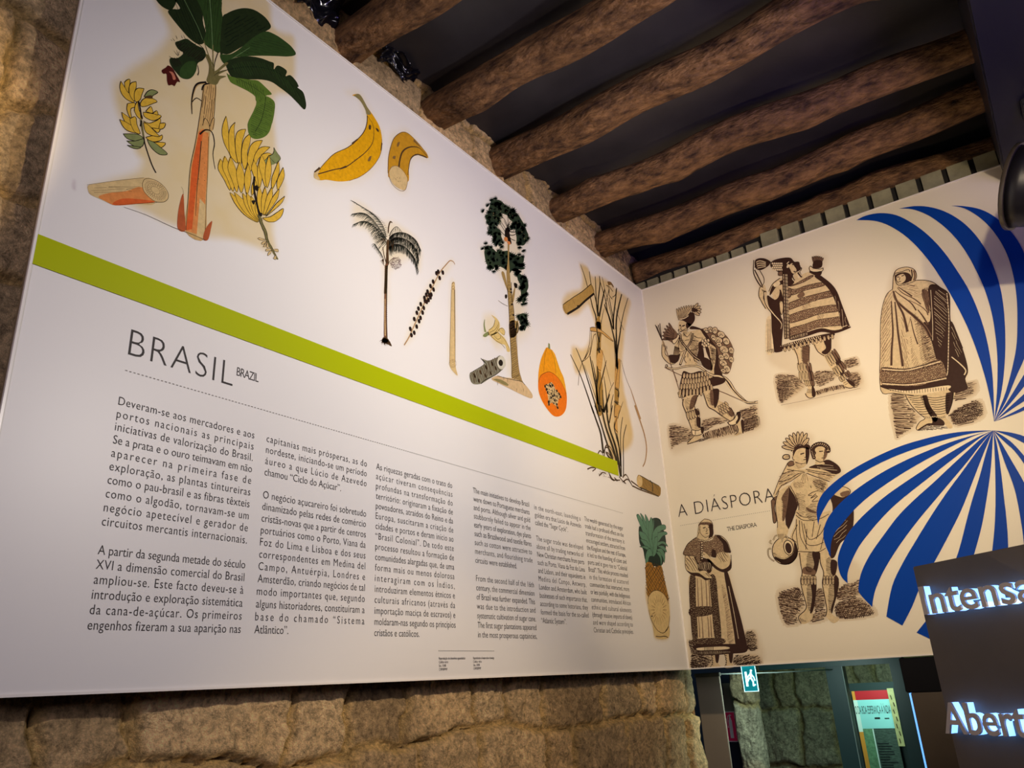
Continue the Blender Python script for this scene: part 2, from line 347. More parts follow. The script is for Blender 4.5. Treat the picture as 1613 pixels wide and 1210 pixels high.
class Print:                                     # one printed element: flat inked shapes layered on the panel face
    def __init__(s, pn): s.pn = pn; s.v = []; s.f = []; s.mi = []; s.mats = []; s.tint = []
    def slot(s, m):
        if m not in s.mats: s.mats.append(m)
        return s.mats.index(m)
    def poly(s, pts, m, d):
        k = len(s.v); s.v += [on_panel(s.pn, x, y, d) for x, y in pts]
        for t in tessellate_polygon([[Vector((x, y, 0)) for x, y in pts]]): s.f.append([k + i for i in t]); s.mi.append(m)
    def stroke(s, pts, w0, w1, m, d):
        k = len(s.v); n = len(pts)
        for i, (x, y) in enumerate(pts):
            a = pts[max(i - 1, 0)]; b = pts[min(i + 1, n - 1)]; tx, ty = b[0] - a[0], b[1] - a[1]; l = math.hypot(tx, ty) or 1
            w = (w0 + (w1 - w0) * i / max(n - 1, 1)) / 2; nx, ny = -ty / l * w, tx / l * w
            s.v += [on_panel(s.pn, x + nx, y + ny, d), on_panel(s.pn, x - nx, y - ny, d)]
        for i in range(n - 1): s.f.append([k + 2 * i, k + 2 * i + 1, k + 2 * i + 3, k + 2 * i + 2]); s.mi.append(m)
    def run(s, cmds, rnd):
        for c in cmds:
            k, mn, p, ex = c[0], c[1], c[2], c[3:]
            if k == 'A': s.halo(p, mn, ex[0]); continue
            LAYER['n'] += mn != LAYER['ink']; LAYER['ink'] = mn; d = LAYER['base'] + LAYER['n'] * 8e-6; m = s.slot(ink(mn))
            if k == 'P': s.poly(smooth(p), m, d)
            elif k == 'p': s.poly(p, m, d)
            elif k == 'Q':
                cs = sorted(ex[0]); o = []
                for a, b in zip(cs, cs[1:] + [len(p)]):
                    seg = (p + [p[0]])[a:b + 1]; o += smooth(seg, False)[:-1] if len(seg) > 2 else seg[:-1]
                s.poly(o, m, d)
            elif k == 'S': s.stroke(smooth(p, False), ex[0], ex[1], m, d)
            elif k == 'H':
                q = smooth(p); a = ex[0]; ca, sa = math.cos(a), math.sin(a)
                rot = [(x * ca + y * sa, -x * sa + y * ca) for x, y in q]; y0 = min(t[1] for t in rot); y1 = max(t[1] for t in rot)
                y = y0 + ex[1] * .5; j = ex[3]
                while y < y1:
                    for xa, xb in spans(rot, y):
                        L = xb - xa; xa += rnd.random() * j * .12 * L; xb -= rnd.random() * j * .3 * L; x = xa
                        while x < xb - ex[1] * .5:
                            xe = min(xb, x + ex[1] * rnd.uniform(4, 14)) if j > .3 else xb
                            pts = []
                            for t in range(4):
                                xx = x + (xe - x) * t / 3; yy = y + rnd.uniform(-1, 1) * ex[1] * .16 * (1 + j)
                                pts.append((xx * ca - yy * sa, xx * sa + yy * ca))
                            s.stroke(pts, ex[2] * rnd.uniform(.5, 1.1), ex[2] * rnd.uniform(.2, .9), m, d); x = xe + ex[1] * (rnd.uniform(.3, 1.4) if j > .3 else 9)
                    y += ex[1] * rnd.uniform(.8, 1.2)
            elif k == 'D':
                q = smooth(p); x0, x1 = min(t[0] for t in q), max(t[0] for t in q); y = min(t[1] for t in q); y1 = max(t[1] for t in q)
                while y < y1:
                    sp_ = spans(q, y); x = x0 + rnd.random() * ex[0]
                    while x < x1:
                        if any(a < x < b for a, b in sp_):
                            r = ex[1] / 2 * rnd.uniform(.5, 1.15); a = rnd.uniform(0, 3.14); yy = y + rnd.uniform(-.35, .35) * ex[0]
                            s.poly([(x + r * math.cos(a + t * 1.257) * rnd.uniform(.7, 1.2), yy + r * math.sin(a + t * 1.257) * rnd.uniform(.7, 1.2)) for t in range(5)], m, d)
                        x += ex[0] * rnd.uniform(.8, 1.2)
                    y += ex[0]
    def halo(s, p, mn, blur):
        q = np.array(smooth(p)); m = s.slot(tint_material(mn)); step = min(.006, blur * .45)
        x0, y0 = q.min(0) - blur; x1, y1 = q.max(0) + blur
        lim = (0.003, 2.897) if s.pn == 'L' else (.003, 2.5)
        x0 = max(x0, lim[0]); x1 = min(x1, lim[1]); y0 = max(y0, .003); y1 = min(y1, PANEL_H - .003)
        X, Y = np.meshgrid(np.arange(x0, x1, step), np.arange(y0, y1, step), indexing='ij')
        D = np.full(X.shape, 9.); I = np.zeros(X.shape, bool)
        for (ax, ay), (bx, by) in zip(q, np.roll(q, -1, 0)):
            dx, dy = bx - ax, by - ay; l = dx * dx + dy * dy + 1e-12
            t = np.clip(((X - ax) * dx + (Y - ay) * dy) / l, 0, 1); D = np.minimum(D, np.hypot(X - ax - t * dx, Y - ay - t * dy))
            if ay != by:
                cr = ((ay > Y) != (by > Y)) & (X < dx * (Y - ay) / dy + ax); I ^= cr
        sd = np.where(I, D, -D) + (fbm(X * 25, Y * 25, 7) - .45) * blur * .45
        A = np.clip((sd + blur) / (2.4 * blur), 0, 1); A = A * A * (3 - 2 * A) * (.86 + .28 * (fbm(X * 18, Y * 18, 31) - .45))
        d = .00006 + len(HALOS) * 3e-6; HALOS.append(1)
        keep = np.maximum.reduce([A[:-1, :-1], A[1:, :-1], A[:-1, 1:], A[1:, 1:]]) > .004
        k = len(s.v); ny = X.shape[1]
        s.v += [on_panel(s.pn, x, y, d) for x, y in zip(X.ravel(), Y.ravel())]
        while len(s.tint) < k: s.tint.append(1.)
        s.tint += A.ravel().tolist()  # dark band: shade at the post's top, put in as a darker piece
        for i, j in zip(*np.nonzero(keep)):
            a = k + i * ny + j; s.f.append([a, a + ny, a + ny + 1, a + 1]); s.mi.append(m)
    def build(s, name, parent):
        me = bpy.data.meshes.new(name); me.from_pydata(s.v, [], s.f)
        me.polygons.foreach_set('material_index', s.mi)
        if s.tint:
            while len(s.tint) < len(s.v): s.tint.append(1.)
            at = me.attributes.new('tint', 'FLOAT', 'POINT'); at.data.foreach_set('value', s.tint)
        o = link_mesh(name, me, s.mats, parent)
        return o
HALOS = []

M_PANEL = mat('panel white', WHITE, .38, .35)
M_CREAM = mat('panel cream', (229, 220, 201), .38, .35)
M_EDGE = mat('panel edge', (236, 230, 224), .2, .6)
def make_panel(pn, name, label, width):
    t = thing(name, label, 'information panel', (0, 0, Z0))
    ps = {}
    def put(o): child(o, t); return o
    m = MB()
    if pn == 'L': m.box(-.003, 0, -width, 0, Z0, Z0 + PANEL_H)
    else: m.box(0, width, 0, .003, Z0, Z0 + PANEL_H)
    put(m.build('board', M_PANEL if pn == 'L' else M_CREAM))
    m = MB()
    if pn == 'L': m.box(-.012, -.003, -width, 0, Z0, Z0 + PANEL_H)
    else: m.box(0, width, .003, .03, Z0, Z0 + PANEL_H)
    put(m.build('backing', mat('panel backing', (126, 110, 88), .5)))
    m = MB(); w = .005; p = .0035
    for u0, u1, v0, v1 in ((0, width, 0, w), (0, width, PANEL_H - w, PANEL_H), (width - w, width, w, PANEL_H - w), (.001, w, w, PANEL_H - w)):
        if pn == 'L': m.box(0, p, -u1, -u0, Z0 + v0, Z0 + v1)
        else: m.box(u0, u1, -p, 0, Z0 + v0, Z0 + v1)
    put(m.build('edge_trim', M_EDGE))
    for u in (.4, width - .4):
        for v in (.3, 1.6):
            m = MB()
            if pn == 'L': m.box(-.05, -.012, -u - .03, -u + .03, Z0 + v - .03, Z0 + v + .03)
            else: m.box(u - .03, u + .03, .03, .056, Z0 + v - .03, Z0 + v + .03)
            put(m.build('wall_bracket', M_BLK))
    return t, put
PL, putL = make_panel('L', 'brazil_panel', 'large white printed panel of plants and text headed BRASIL on the left stone wall', 2.9)
PR, putR = make_panel('R', 'diaspora_panel', 'white printed panel of engraved figures and blue stripes headed A DIÁSPORA', 2.55)
# the left panel's end face and the wall gap behind it stay visible beyond its edge

# ------------------------------------------------------------------ the printed drawings
# Each drawing was measured on enlargements of the photograph (reg gives the enlargement's window) and is
# rectified here to metres on its panel: u from the corner, v above the panel's lower edge.
RECTIFY = dict(L=((-0.003195611, 0.0003980816, 3.046509), (-5.085784e-05, -0.001235221, 1.358318), (-0.0007004835, 0.0002155829, 1.0)),
               R=((0.01177364, -0.001466658, -11.2243), (-0.0006098701, -0.01029761, 11.52548), (0.001862537, 0.0008401576, 1.0)))
ART = []; WIN = [0, 0, 1]
def art(name, label, panel): ART.append((name, label, panel, []))
def el(name): ART[-1][3].append((name, []))
def reg(x0, y0, w, shown): WIN[:] = [x0, y0, w / shown]
def metres(x, y):
    h = RECTIFY[ART[-1][2]]; x = WIN[0] + x * WIN[2]; y = WIN[1] + y * WIN[2]
    a, b, c = (r[0] * x + r[1] * y + r[2] for r in h); return (a / c, b / c)
def t(pts): return [metres(*q) for q in pts]
def local(pts):
    x = sum(q[0] for q in pts) / len(pts); y = sum(q[1] for q in pts) / len(pts)
    o, a, b = metres(x, y), metres(x + 1, y), metres(x, y + 1)
    ja, jb = (a[0] - o[0], a[1] - o[1]), (b[0] - o[0], b[1] - o[1])
    return ja, jb, abs(ja[0] * jb[1] - ja[1] * jb[0]) ** .5
def add(*c): ART[-1][3][-1][1].append(c)
def P(m, pts): add('P', m, t(pts))
def p(m, pts): add('p', m, t(pts))
def S(m, pts, w0, w1): s = local(pts)[2]; add('S', m, t(pts), w0 * s, w1 * s)
def HALO(m, pts, blur): add('A', m, t(pts), blur * local(pts)[2])
def DOT(m, pts, sp, w): s = local(pts)[2]; add('D', m, t(pts), sp * s, w * s)
def H(m, pts, d, sp, w, jit=.35):
    ja, jb, s = local(pts); add('H', m, t(pts), math.atan2(ja[1] * d[0] + jb[1] * d[1], ja[0] * d[0] + jb[0] * d[1]), sp * s, w * s, jit)
# authoring: left panel plant prints, traced in zoom coordinates
# ---------------- banana plant
art('banana_plant_print','hand coloured banana plant with dark green leaves and orange striped trunk','L')
el('paper_tint')
reg(0,0,500,1440)
HALO('tan',[(560,330),(700,230),(760,140),(700,0),(700,-80),(1180,-60),(1240,120),(1330,160),(1340,260),(1330,420),(1250,440),(1250,620),(1260,700),(1300,880),(1240,1000),(1255,1150),(1180,1130),(1060,1090),(960,1080),(800,1030),(640,960),(560,920),(470,900),(400,860),(440,830),(600,780),(640,730),(620,700),(570,600),(520,480),(510,380)],22)
el('leaf')
reg(240,0,260,1613)
P('gd',[(30,-60),(35,0),(110,75),(195,90),(235,-60)])
P('gd',[(150,115),(190,90),(270,80),(200,-60),(480,-60),(490,200),(520,330),(500,420),(440,430),(360,375),(290,300),(200,190)])
P('gm',[(430,-60),(480,100),(520,300),(500,400),(530,450),(590,490),(660,510),(700,360),(690,200),(670,80),(660,-60)])
H('gd',[(500,100),(530,440),(650,500),(690,250),(660,-40),(520,-40)],(-.1,1),26,6)
H('gx',[(240,-40),(330,-40),(480,380),(400,400),(230,180)],(.42,1),30,8)
S('gl',[(300,-20),(380,140),(440,260),(490,390)],6,4)
S('gl',[(555,-40),(570,150),(580,330),(585,500)],7,5)
el('leaf')
P('gd',[(660,510),(680,190),(730,130),(820,92),(910,80),(1000,100),(1090,160),(1140,220),(1155,270),(1100,310),(980,380),(900,440),(800,500),(740,530),(690,525)])
H('gx',[(700,300),(760,200),(900,150),(1040,190),(1100,260),(940,340),(820,420),(720,480)],(.9,-.55),26,8)
el('leaf')
P('gm',[(660,535),(760,530),(860,470),(980,370),(1100,308),(1200,340),(1290,400),(1360,460),(1400,530),(1330,552),(1200,548),(1050,545),(900,552),(800,565),(730,610),(690,615)])
H('gd',[(860,500),(1000,400),(1120,350),(1280,430),(1360,520),(1100,530)],(1,.25),24,6)
S('gl',[(715,620),(800,560),(880,510),(950,465)],5,3)
el('leaf')
P('gd',[(715,615),(780,575),(860,555),(960,552),(1060,570),(1140,600),(1185,620),(1185,680),(1225,640),(1310,690),(1300,745),(1345,735),(1400,790),(1428,845),(1415,855),(1470,900),(1495,980),(1500,1040),(1480,1070),(1420,1010),(1340,930),(1250,860),(1160,800),(1060,778),(950,778),(860,780),(790,765),(745,710)])
S('gx',[(740,680),(900,655),(1060,660),(1200,700),(1300,770),(1390,870),(1460,970)],5,8)
H('gm',[(780,640),(900,600),(1100,620),(1280,740),(1400,880),(1440,980),(1280,830),(1080,740),(860,740)],(.5,1),26,7)
el('leaf')
P('gl2',[(725,715),(760,745),(850,765),(950,780),(1030,790),(1100,850),(1165,920),(1110,935),(1090,985),(1055,1018),(1010,985),(1000,940),(930,890),(830,840),(760,800)])
S('gx',[(740,730),(850,775),(950,830),(1040,890),(1100,940)],4,4)
H('gd',[(800,780),(950,800),(1080,880),(1090,960),(1050,1000),(1000,930),(860,840)],(.3,1),22,6)
P('gl2',[(1110,940),(1190,995),(1190,1100),(1170,1200),(1165,1210),(1140,1290),(1090,1340),(1010,1360),(950,1330),(930,1250),(935,1190),(980,1100),(1010,1030),(1020,985),(1055,1018),(1090,985)])
S('gx',[(1105,945),(1095,1040),(1060,1180),(1000,1290)],5,4)
H('gd',[(1020,1050),(1170,1000),(1170,1180),(1120,1290),(1000,1330),(950,1220)],(1,.45),20,5)
el('trunk')
reg(0,0,500,1440)
P('tr',[(925,385),(978,378),(972,500),(965,560),(950,620),(945,760),(935,920),(928,1085),(840,1050),(852,900),(862,760),(885,640),(905,520),(915,440)])
p('or',[(905,590),(945,575),(940,760),(930,920),(900,1065),(842,1048),(855,900),(866,760)])
p('or2',[(900,600),(920,590),(900,760),(884,900),(870,1040),(843,1045),(857,900),(870,750)])
p('tan2',[(905,900),(930,930),(925,1085),(890,1075)])
S('ink2',[(912,640),(902,760),(892,860),(886,980)],5,2)
DOT('ink2',[(895,650),(940,650),(925,950),(870,950)],26,4)
H('ink2',[(930,400),(970,400),(962,550),(915,560)],(-.12,1),9,3)
S('ink',[(978,378),(972,500),(965,560)],3,2)
S('ink',[(925,385),(912,480),(900,560),(885,650),(862,760),(852,900),(842,1045)],3,2)
S('ink2',[(945,620),(940,760),(935,920),(928,1080)],2,2)
P('tr',[(918,560),(930,535),(948,560),(960,535),(972,540),(965,590),(930,600)])
S('ink',[(918,570),(928,537),(946,560),(950,590)],3,3)
S('ink',[(950,575),(962,540),(972,540),(964,588)],3,2)
S('ink',[(905,610),(930,590),(960,600),(972,650),(965,700),(975,768)],7,2)
S('ink',[(870,518),(868,460),(880,400),(900,378),(935,374)],3,9)
S('tr',[(872,500),(872,455),(886,402),(904,384),(930,380)],1,3)
S('ink',[(868,465),(890,445),(915,460)],3,4)
S('ink',[(915,410),(925,385),(965,376)],6,5)
P('red',[(806,1040),(805,980),(815,920),(830,880),(835,960),(840,1045)])
P('red',[(920,1085),(930,1040),(960,1003),(955,1040),(942,1088)])
S('ink2',[(832,885),(828,860),(820,848)],1,1)
S('ink2',[(560,940),(660,975),(780,1030),(860,1060),(930,1090)],1,3)
el('stalk')
reg(240,0,260,1613)
P('st',[(510,530),(545,540),(570,600),(590,680),(620,690),(690,630),(720,610),(735,625),(650,700),(740,680),(640,735),(720,745),(660,775),(620,830),(530,800),(545,720),(550,640),(525,570)])
S('ink',[(740,682),(660,700),(600,740)],5,3)
S('ink',[(640,510),(610,600),(600,680)],8,5)
S('ink2',[(525,540),(580,620),(595,720)],6,3)
S('ink2',[(545,560),(560,660),(550,780)],3,2)
S('st',[(590,440),(590,600),(600,690)],8,14)
S('st',[(500,400),(540,520),(590,640)],6,10)
el('flower')
P('gd',[(220,420),(260,400),(330,380),(380,410),(440,450),(500,480),(520,540),(490,590),(440,620),(425,690),(390,750),(340,775),(280,760),(240,720),(190,660),(165,600),(180,565),(240,570),(300,520),(250,480)])
H('ink',[(230,420),(380,410),(510,500),(490,590),(400,580),(290,520)],(.7,-.7),15,8,.8)
P('gm',[(270,680),(330,610),(410,600),(430,660),(400,735),(330,770),(270,750)])
H('ink',[(180,580),(250,570),(280,640),(210,660)],(.8,.5),14,9)
for k,(a,b) in enumerate([((240,380),(225,345)),((290,375),(280,345)),((320,380),(300,340)),((215,400),(195,375)),((240,540),(205,495)),((250,550),(235,490)),((255,540),(260,500)),((190,570),(160,550)),((190,400),(175,385))]): S('ink',[a,b],5,2)
P('dred',[(88,690),(130,660),(150,640),(190,665),(225,720),(268,800),(240,800),(215,842),(200,835),(185,830),(155,835),(140,790),(135,725),(105,722)])
P('pink',[(160,700),(185,730),(200,780),(225,770),(200,710)])
S('ink',[(440,640),(450,700),(440,735)],6,9)
S('ink',[(500,480),(460,440),(440,430)],8,4)
# ---------------- small bunch
art('banana_bunch_print','small drawn bunch of yellow bananas hanging left of the banana plant','L')
el('fruit')
reg(110,110,200,1613)
Y='ye'
for q in [[(645,145),(632,200),(640,270),(680,340),(740,390),(815,415),(770,330),(700,230)],
 [(690,160),(720,130),(758,122),(760,170),(745,240),(740,290),(700,230)],
 [(840,150),(780,165),(750,220),(755,310),(800,390),(825,380),(815,300),(840,220)],
 [(940,240),(860,235),(820,280),(815,360),(840,410),(890,380),(910,320)],
 [(890,430),(920,380),(980,355),(1060,370),(1105,405),(1050,430),(960,465),(905,465)],
 [(730,430),(720,500),(750,590),(780,610),(770,500),(830,470),(815,420)],
 [(815,520),(830,440),(860,410),(870,500),(920,600),(900,630),(850,590)],
 [(930,540),(1000,550),(1150,580),(1130,620),(1060,645),(990,625),(940,590)],
 [(960,530),(1000,485),(1030,470),(1050,550)],[(1050,555),(1100,520),(1115,575)],
 [(930,650),(1000,680),(1090,650),(1145,620),(1145,700),(1120,750),(1030,735)],
 [(1140,680),(1210,680),(1190,740),(1130,755)],[(1040,740),(1140,755),(1110,800)],
 [(930,670),(990,700),(1080,790),(1145,860),(1050,840),(960,790)],
 [(655,540),(670,610),(720,690),(790,720),(800,650),(740,600)],
 [(628,632),(670,720),(740,780),(850,800),(790,720),(700,660)],
 [(760,620),(830,600),(850,700),(890,810),(820,790),(770,690)],
 [(960,860),(1040,840),(1120,850),(1170,830),(1160,890),(1080,915),(1010,900)],
 [(1060,920),(1210,930),(1160,990),(1110,960)]]:
    P(Y,q); S('ink',q+[q[0]],9,7)
for q in [[(675,815),(750,815),(850,820),(920,860),(900,905),(800,900),(720,870)],[(720,905),(830,905),(930,880),(930,950),(890,985),(810,970)],[(725,960),(800,970),(900,985),(850,1005),(780,990)],[(980,890),(1060,920),(1140,980),(1235,1068),(1150,1080),(1070,1030),(1010,960)],[(940,340),(980,280),(1040,255),(1115,285),(1050,330),(1030,360)]]:
    P('gy',q); S('ink',q+[q[0]],9,7)
P('ink2',[(940,345),(1030,325),(1045,365),(990,365)])
el('stem')
S('ink',[(870,400),(890,500),(905,620)],18,20)
S('st',[(900,640),(915,740),(935,860)],30,20)
S('ink',[(905,640),(895,720)],12,20)
S('ink',[(935,850),(950,940),(990,1070),(1040,1210),(1090,1310)],14,16)
# ---------------- cut stem
art('cut_stem_print','drawn cut banana stem lying sideways with ringed end','L')
el('paper_tint')
reg(110,240,240,1613)
HALO('pmauve',[(30,330),(50,300),(55,390),(30,380)],30)
el('bark')
P('tan2',[(200,345),(350,320),(520,297),(780,270),(860,300),(900,540),(700,548),(480,560),(330,500),(220,450),(190,400)])
P('or',[(300,470),(420,430),(600,410),(760,370),(900,520),(700,548),(480,562),(380,520)])
P('or2',[(450,540),(560,490),(760,500),(900,525),(700,548),(500,562)])
H('ink2',[(230,380),(740,350),(760,400),(300,440)],(1,-.04),26,4)
S('ink2',[(180,345),(350,320),(520,297),(780,270)],3,4)
S('ink2',[(520,556),(700,545),(920,530)],2,5)
el('cut_face')
P('tan2',[(765,330),(790,285),(850,280),(930,310),(1000,370),(1040,440),(1030,500),(980,528),(900,520),(820,460),(775,400)])
q=[(765,330),(790,285),(850,280),(930,310),(1000,370),(1040,440),(1030,500),(980,528),(900,520),(820,460),(775,400)]
S('ink2',q+[q[0]],5,5)
for k in range(34):
    a=k*2*math.pi/34; c,s=math.cos(a),math.sin(a)
    def E(r): x=r*150*c; y=r*92*s; t=.62; return (903+x*math.cos(t)-y*math.sin(t),403+x*math.sin(t)+y*math.cos(t))
    S('ink2',[E(.88),E(.68)],5,2); 
    if k%2: S('ink2',[E(.58),E(.4)],5,2)
for rr in (.36,.64): 
    S('ink2',[(lambda a:(903+rr*150*math.cos(a)*.81-rr*92*math.sin(a)*.58,403+rr*150*math.cos(a)*.58+rr*92*math.sin(a)*.81))(k*2*math.pi/20) for k in range(21)],3,3)
# ---------------- large bunch
art('banana_bunch_print','large drawn bunch of yellow bananas beside the orange trunk','L')
el('fruit')
reg(320,170,160,1613)
def ban(*q): 
    q=list(q); P('ye',q); S('ink',q+[q[0]],9,6)
ban((360,130),(310,260),(296,400),(330,560),(400,700),(440,790),(430,700),(405,560),(400,400),(385,250))
ban((505,230),(430,310),(400,440),(405,600),(430,760),(540,880),(510,700),(495,500),(490,320))
ban((675,340),(590,350),(530,400),(505,520),(515,700),(560,900),(600,900),(600,700),(620,520),(650,420))
ban((750,405),(660,480),(620,590),(605,740),(620,900),(660,980),(700,850),(700,700),(740,560))
ban((940,518),(830,530),(750,600),(710,730),(700,860),(740,1000),(770,960),(800,800),(870,650))
ban((1060,625),(960,615),(880,650),(820,740),(800,830),(830,900),(880,800),(980,700))
ban((930,740),(1020,715),(1090,740),(1040,760),(980,830),(950,800))
P('gy',[(1120,630),(1170,720),(1225,800),(1190,845),(1150,880),(1080,905),(970,860),(1050,770),(1095,740),(1120,690)])
S('ink',[(1120,630),(1120,690),(1095,740),(1050,770),(1100,840),(1160,880),(1225,800),(1170,715),(1120,630)],8,6)
for x0,y0,x1,y1,w in [(270,810,420,1310,70),(340,765,470,1330,75),(430,780,530,1340,80),(575,860,600,1350,95),(710,890,690,1380,90),(845,1035,770,1390,75),(800,830,880,1270,70),(900,790,890,1270,70),(925,740,985,1260,80),(1040,750,1010,1270,85),(1190,840,1090,1290,95),(1265,945,1180,1300,95)]:
    ban((x0,y0),(x0-w*.55,y0+(y1-y0)*.3),(x0*.4+x1*.6-w*.5,y0+(y1-y0)*.65),(x1,y1),(x1*.8+x0*.2+w*.55,y0+(y1-y0)*.7),(x0*.6+x1*.4+w*.6,y0+(y1-y0)*.35))
reg(320,280,160,1613)
for x0,y0,x1,y1,w in [(420,235,860,710,70),(490,230,870,700,75),(620,245,880,690,80),(685,240,885,680,75),(755,290,885,670,70),(830,400,885,650,50),(880,140,920,580,80),(975,150,945,590,85),(1085,150,960,600,100),(1200,175,980,600,110),(1290,295,990,615,110)]:
    ban((x0,y0),(x0*.75+x1*.25-w*.5,y0+(y1-y0)*.35),(x0*.4+x1*.6-w*.45,y0+(y1-y0)*.75),(x1,y1),(x1*.75+x0*.25+w*.45,y0+(y1-y0)*.7),(x0*.65+x1*.35+w*.55,y0+(y1-y0)*.32))
ban((940,640),(1060,620),(1170,550),(1270,490),(1240,610),(1150,690),(1070,705),(1000,690))
el('stem')
S('ink',[(810,-20),(800,150),(830,330),(870,520),(890,600)],30,36)
S('st',[(880,590),(920,720),(985,860),(1010,980),(1070,1110),(1140,1230),(1180,1300)],60,26)
S('ink',[(860,580),(900,720),(965,880),(990,990)],8,6)
S('ink',[(925,640),(945,740),(1000,850),(1025,990),(1085,1100),(1150,1230)],8,8)
P('ink',[(820,130),(860,130),(875,190),(850,215),(820,180)])
P('ink',[(765,365),(820,365),(800,430),(770,400)])
P('ink',[(865,560),(920,560),(930,610),(890,610)])
el('blossom')
for q in [[(1010,990),(940,970),(880,955),(870,975),(930,995)],[(1010,1010),(950,1015),(920,1050),(950,1060)],[(1015,1020),(1000,1080),(1010,1115),(1035,1100)],[(1090,1135),(1010,1130),(985,1165),(1040,1165)],[(1090,1150),(1030,1190),(1020,1240),(1060,1210)],[(1110,1140),(1180,1135),(1185,1180),(1130,1165)],[(1150,1230),(1110,1280),(1150,1300)],[(1000,1010),(960,1080),(950,1100),(985,1090)]]:
    P('tan2',q); S('ink',q+[q[0]],5,4)
# ---------------- single bananas
art('banana_print','single large drawn yellow banana with a long curved stalk','L')
reg(480,130,220,1479)
el('paper_tint')
HALO('tanl',[(100,980),(330,740),(560,600),(650,450),(560,160),(450,110),(580,100),(720,330),(820,560),(800,800),(620,1020),(380,1070),(160,1070)],80)
el('fruit')
P('yo',[(160,910),(240,820),(320,750),(450,690),(540,620),(620,530),(655,440),(660,370),(640,290),(590,200),(540,150),(500,135),(560,120),(600,150),(660,260),(730,360),(790,470),(815,590),(810,720),(770,820),(690,920),(580,1000),(470,1040),(350,1048),(230,1030),(160,1035),(100,1000)])
P('gy2',[(520,140),(560,120),(600,150),(660,260),(700,330),(655,340),(640,290),(590,200),(540,155)])
S('ink2',[(160,910),(240,820),(320,750),(450,690),(540,620),(620,530),(655,440),(660,350)],4,9)
S('ink2',[(660,350),(720,450),(730,560),(710,650),(640,740),(540,820),(430,895),(300,925),(140,970)],5,9)
S('ink3',[(815,600),(810,720),(770,820),(690,920),(580,1000),(470,1040)],5,4)
S('ink2',[(815,640),(805,720)],14,8)
P('ink2',[(680,450),(700,460),(695,500),(675,490)]); P('ink2',[(750,480),(780,500),(780,525),(760,510)])
P('ink3',[(680,790),(705,780),(690,830),(665,830)])
S('ink2',[(370,915),(440,890)],12,16)
S('ink2',[(560,600),(500,650)],10,16)
DOT('ink3',[(250,850),(600,640),(700,700),(620,950),(300,1010)],60,9)
el('cut_face')
P('tan2',[(95,960),(120,935),(160,910),(135,975),(145,1000),(160,1035),(110,1020),(95,1000)])
S('ink2',[(100,950),(160,905)],10,22)
art('banana_print','cut half of a drawn banana showing a pale round face','L')
el('paper_tint')
HALO('tanl',[(900,600),(1000,520),(1100,520),(1320,800),(1150,810),(1100,1000),(1060,1150),(980,1140),(890,1000)],60)
el('fruit')
P('yo2',[(885,950),(885,800),(910,680),(945,590),(1000,540),(1050,525),(1100,545),(1160,600),(1240,690),(1290,750),(1305,800),(1260,785),(1200,765),(1150,780),(1115,830),(1100,920),(1085,1060),(900,1010)])
S('ink3',[(880,960),(885,800),(910,680),(945,590),(1000,540),(1050,525),(1100,545),(1160,600),(1240,690),(1300,790)],7,5)
S('ink2',[(995,900),(1005,820),(1030,740),(1080,695),(1150,680),(1220,700),(1290,780)],18,5)
S('ink2',[(1290,795),(1240,775),(1190,762),(1140,785),(1110,840),(1090,980)],14,6)
S('ink3',[(1150,610),(1220,680)],24,10)
P('ink3',[(980,640),(1005,630),(995,670),(975,680)]); P('ink3',[(935,780),(960,780),(955,810),(930,805)])
el('cut_face')
P('tan2',[(900,920),(930,885),(980,890),(1040,940),(1085,1020),(1080,1100),(1050,1140),(990,1120),(930,1070),(895,990)])
q=[(885,950),(920,895),(980,885),(1040,935),(1085,1010),(1075,1110),(1040,1150),(980,1130),(920,1070),(885,980)]
S('ink3',q+[q[0]],4,4)
for a in [(975,1005),(960,1020),(1000,1010),(985,1045),(1005,1045)]: S('ink',[a,(a[0]+5,a[1]+6)],7,5)
random.seed(4)
# ---------------- palm
art('palm_tree_print','slender drawn palm tree with drooping grey green fronds','L')
reg(540,310,200,1613)
el('paper_tint')
HALO('tanl',[(130,70),(300,120),(480,290),(620,310),(760,390),(900,490),(1000,660),(970,930),(860,800),(600,960),(590,1300),(510,1300),(500,860),(400,600),(300,430),(130,350)],60)
el('frond')
def frond(mid,L0,L1,ang0,ang1,n,side,w=7):
    # comb of leaflets along a midrib polyline
    tot=len(mid)-1
    for k in range(n):
        f=k/(n-1)*tot; i=min(int(f),tot-1); u=f-i
        x=mid[i][0]*(1-u)+mid[i+1][0]*u; y=mid[i][1]*(1-u)+mid[i+1][1]*u
        v=k/(n-1); L=(L0*(1-v)+L1*v)*random.uniform(.8,1.1); a=math.radians(ang0*(1-v)+ang1*v+random.uniform(-7,7))
        dx,dy=math.cos(a)*L,math.sin(a)*L
        S('pg',[(x,y),(x+dx*.5,y+dy*.5-10),(x+dx,y+dy)],w,1)
M1=[(550,510),(530,430),(490,340),(430,260),(350,195),(250,135),(125,62)]
M2=[(550,540),(500,460),(440,370),(370,280),(300,222),(220,203),(135,218)]
M3=[(555,590),(500,500),(440,420),(370,350),(300,315),(230,313),(140,350)]
frond(M1,130,40,160,200,46,1); frond(M1,60,30,-20,60,24,1,4)
frond(M2,150,60,155,140,46,1,8); frond(M2,70,40,60,80,26,1,5)
frond(M3,150,50,130,120,44,1,8); frond(M3,60,40,60,70,26,1,5)
for m in (M1,M2,M3): S('ink',m,7,3)
M4=[(590,500),(620,430),(685,380),(750,450)]
M5=[(590,520),(640,475),(710,455),(800,465),(880,510),(940,570),(990,680)]
M6=[(585,570),(650,525),(720,520),(800,545),(880,600),(940,680),(965,800)]
